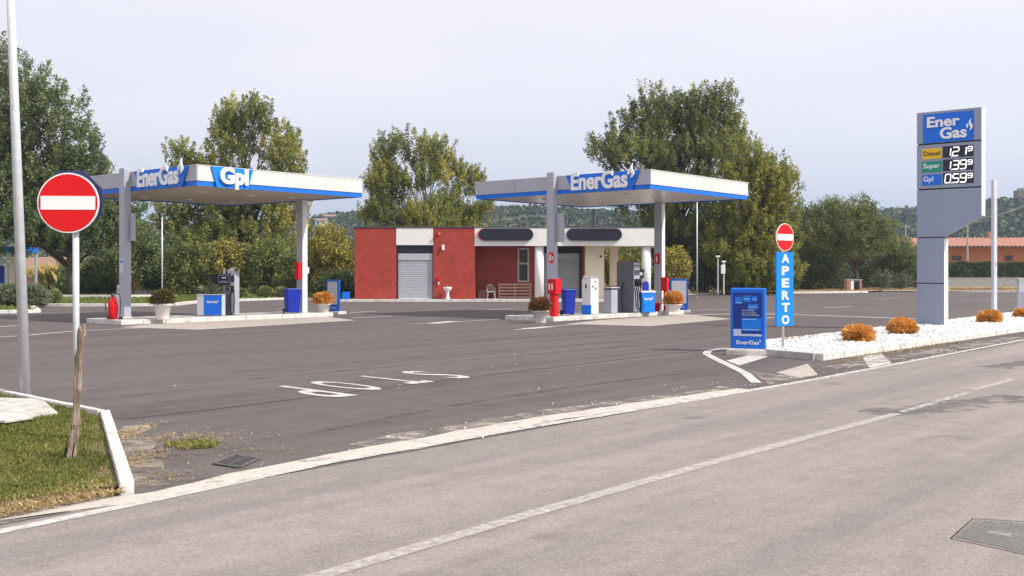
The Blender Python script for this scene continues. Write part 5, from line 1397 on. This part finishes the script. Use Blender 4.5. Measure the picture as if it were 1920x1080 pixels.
mb.build('posts', M_bark, t); MB().box(-3.2, 3.4, -.2, 2.4, 3.6, 3.75).build('roof_beams', M_bark, t)

# ------------------------------------------------------------------ utility poles and wires
def upole(X, d, top, lab, cross=True):
    t = thing('utility_pole', lab, 'utility pole', (PX(X, d), d, 0))
    h = HZ(top, d)
    MB().tube([(0, 0, 0), (0, 0, h)], [.15, .1], 8).build('pole', M_conc, t)
    if cross: MB().box(-.9, .9, -.06, .06, h - .5, h - .38).build('crossarm', M_conc, t)
    return Vector((PX(X, d), d, h - .35))
pA = upole(1814, 140, 405, 'concrete utility pole in front of the farmhouse, under the price sign bracket')
pB = upole(1698, 200, 420, 'thin distant utility pole left of the price sign')
pC = upole(1990, 120, 340, 'utility pole outside the right edge')
for n_, (p, q, sag, lab) in enumerate([(pB, pA, 1.2, 'thin overhead wire from the distant pole to the farmhouse pole'), (pA, pC, 1.0, 'thin overhead wire from the farmhouse pole toward the right edge')]):
    t = MB().tube([p.lerp(q, i / 12) - Vector((0, 0, sag * 4 * (i / 12) * (1 - i / 12))) for i in range(13)], .03, 5).build('overhead_wire', M_galv)
    tag(t, lab, 'wire')

# ------------------------------------------------------------------ hills
prof = [(-3000, 470), (-900, 430), (-300, 410), (300, 408), (560, 402), (625, 394), (700, 392), (900, 389), (1020, 384), (1120, 388), (1240, 392), (1400, 398), (1560, 394), (1640, 391), (1720, 390), (1800, 378), (1850, 374), (1900, 371), (1990, 366), (2200, 380), (2800, 430), (4500, 470)]
px_, py_ = np.array(prof, float).T
def hill_z(X, d, d0, d1):
    top = EYE + (512 - 22 - np.interp(X, px_, py_)) * d1 / 2000
    f = np.clip((d - d0) / (d1 - d0), 0, 1.6)
    s = np.where(f < 1, f * f * (3 - 2 * f), 1 - (f - 1) * .8)
    return top * s
Xs = np.linspace(-2600, 4200, 180); ds = np.linspace(260, 1050, 34)
V = []; F = []
for d in ds:
    dd = np.full(len(Xs), d); x = (Xs - 960) * d / 2000
    z = hill_z(Xs, dd, 260, 720) + 3.5 * np.sin(x * .021 + d * .013) * (d - 260) / 700
    V += list(zip(x, dd, z))
nx = len(Xs)
F = [(j * nx + i, j * nx + i + 1, (j + 1) * nx + i + 1, (j + 1) * nx + i) for j in range(len(ds) - 1) for i in range(nx - 1)]
M_hill = ground_mat('hill ground', [(0.3, (0.06, 0.08, 0.03)), (0.5, (0.11, 0.12, 0.05)), (0.7, (0.24, 0.20, 0.11))], .012, .2)
tag(np_mesh('wooded_hill', V, F, None, M_hill, smooth=True), kind='structure')
# woodland covering the hill
n = 9000
Xw = rng.uniform(-100, 2150, n); d = 290 + 470 * rng.random(n) ** .8; x = (Xw - 960) * d / 2000
q = np.stack([x, d, 0 * x], 1); k = lump(q, .018, 2) > -.38; Xw, d, x = Xw[k], d[k], x[k]; n = len(x)
z = hill_z(Xw, d, 260, 720) + 3.5 * np.sin(x * .021 + d * .013) * (d - 260) / 700
sc_ = rng.uniform(1.8, 4.2, n); per = 26
dr = unit(rng.normal(size=(n * per, 3))); dr[:, 2] = np.abs(dr[:, 2]) * 1.15 - .25
c_ = np.repeat(np.stack([x, d, z + sc_ * .4], 1), per, 0) + dr * np.repeat(sc_, per)[:, None] * rng.uniform(.55, 1.05, n * per)[:, None]
V, F = leaf_quads(c_, np.repeat(sc_, per) * rng.uniform(.35, .75, n * per), asp=.8)
tint = np.clip(rng.normal(.45, .22, n) + .25 * lump(np.stack([x, d, z], 1), .02, 4), 0, 1)
o = np_mesh('hill_woodland', V, F, np.clip(np.repeat(tint, per) + rng.normal(0, .1, n * per), 0, 1), L_wood); o['kind'] = 'stuff'
solid('old roof', (.30, .20, .15), .9, var=.3)
# hamlet houses on the left hill
for i, (X, Y, d, w_, lab) in enumerate([(603, 418, 560, 9, 'white hillside house above the ochre bush, left one'), (618, 410, 600, 10, 'white hillside house with red roof above the ochre bush, middle one'), (640, 413, 620, 8, 'pale hillside house nearest the brick building'), (928, 396, 640, 8, 'tiny pale house high on the middle hill')]):
    h = house(lab, PX(X, d), d, w_ * .62, 6, 3.2, 1.2, M_white, R(15 * (i % 2)), 2, MATS['old roof']); h.location.z = HZ(Y, d) - 2
# ruined tower on the right ridge
t = thing('ruined_tower', 'dark ruined castle tower on the wooded ridge at the right edge', 'tower', (PX(1914, 690), 690, HZ(385, 690)))
M_ruin = solid('old stone', (.17, .14, .12), .95, var=.3, scale=.5)
MB().box(-3.4, 3.4, -3, 3, 0, 9.6).build('keep', M_ruin, t)
mb = MB()
for x_ in (-3.4, -1.0, 1.6): mb.box(x_, x_ + 1.5, -3.05, -2, 9.6, 10.9)
mb.build('battlement', M_ruin, t); MB().box(-9, -3.4, -2, 2, 0, 4.2).build('curtain_wall', M_ruin, t)
# far blue mountains
def range_(name, pr, d, seed):
    pxx, pyy = np.array(pr, float).T; Xs = np.linspace(pxx[0], pxx[-1], 160); V = []
    for j in range(6):
        dj = d * (1 + .1 * j); f = [0, .5, .8, .95, 1, .9][j]
        x = (Xs - 960) * dj / 2000
        z = (512 - np.interp(Xs, pxx, pyy)) * d / 2000 * f * (1 + .012 * np.sin(Xs * .11 + seed) + .01 * np.sin(Xs * .041 + j + seed))
        V += list(zip(x, np.full(len(x), dj), z))
    F = [(j * 160 + i, j * 160 + i + 1, (j + 1) * 160 + i + 1, (j + 1) * 160 + i) for j in range(5) for i in range(159)]
    tag(np_mesh(name, V, F, None, M_mtn, smooth=True), kind='structure')
M_mtn = ground_mat('mountain ground', [(0.3, (0.035, 0.05, 0.045)), (0.6, (0.06, 0.075, 0.06))], .002, .02)
range_('far_mountains', [(-900, 500), (200, 450), (480, 400), (570, 382), (640, 372), (700, 376), (760, 384), (900, 372), (1100, 376), (1240, 400), (1400, 400), (1480, 385), (1500, 372), (1520, 368), (1545, 371), (1580, 384), (1630, 388), (1655, 383), (1690, 388), (1760, 392), (2100, 420), (2800, 500)], 1500, 1)

# ------------------------------------------------------------------ haze
HZD = 3.0e-4
mb = MB(); mb.box(-6500, 6500, -60, 7000, -1, 330)
hz = mb.build('haze', MATS['white render']); hz['kind'] = 'stuff'
hm = bpy.data.materials.new('air haze'); hm.use_nodes = True; tt = hm.node_tree; tt.nodes.clear()
pv = tt.nodes.new('ShaderNodeVolumePrincipled'); pv.inputs['Color'].default_value = (0.60, 0.75, 1.0, 1); pv.inputs['Density'].default_value = HZD
pv.inputs['Anisotropy'].default_value = 0.2
oo = tt.nodes.new('ShaderNodeOutputMaterial'); tt.links.new(pv.outputs[0], oo.inputs['Volume'])
hz.data.materials.clear(); hz.data.materials.append(hm)
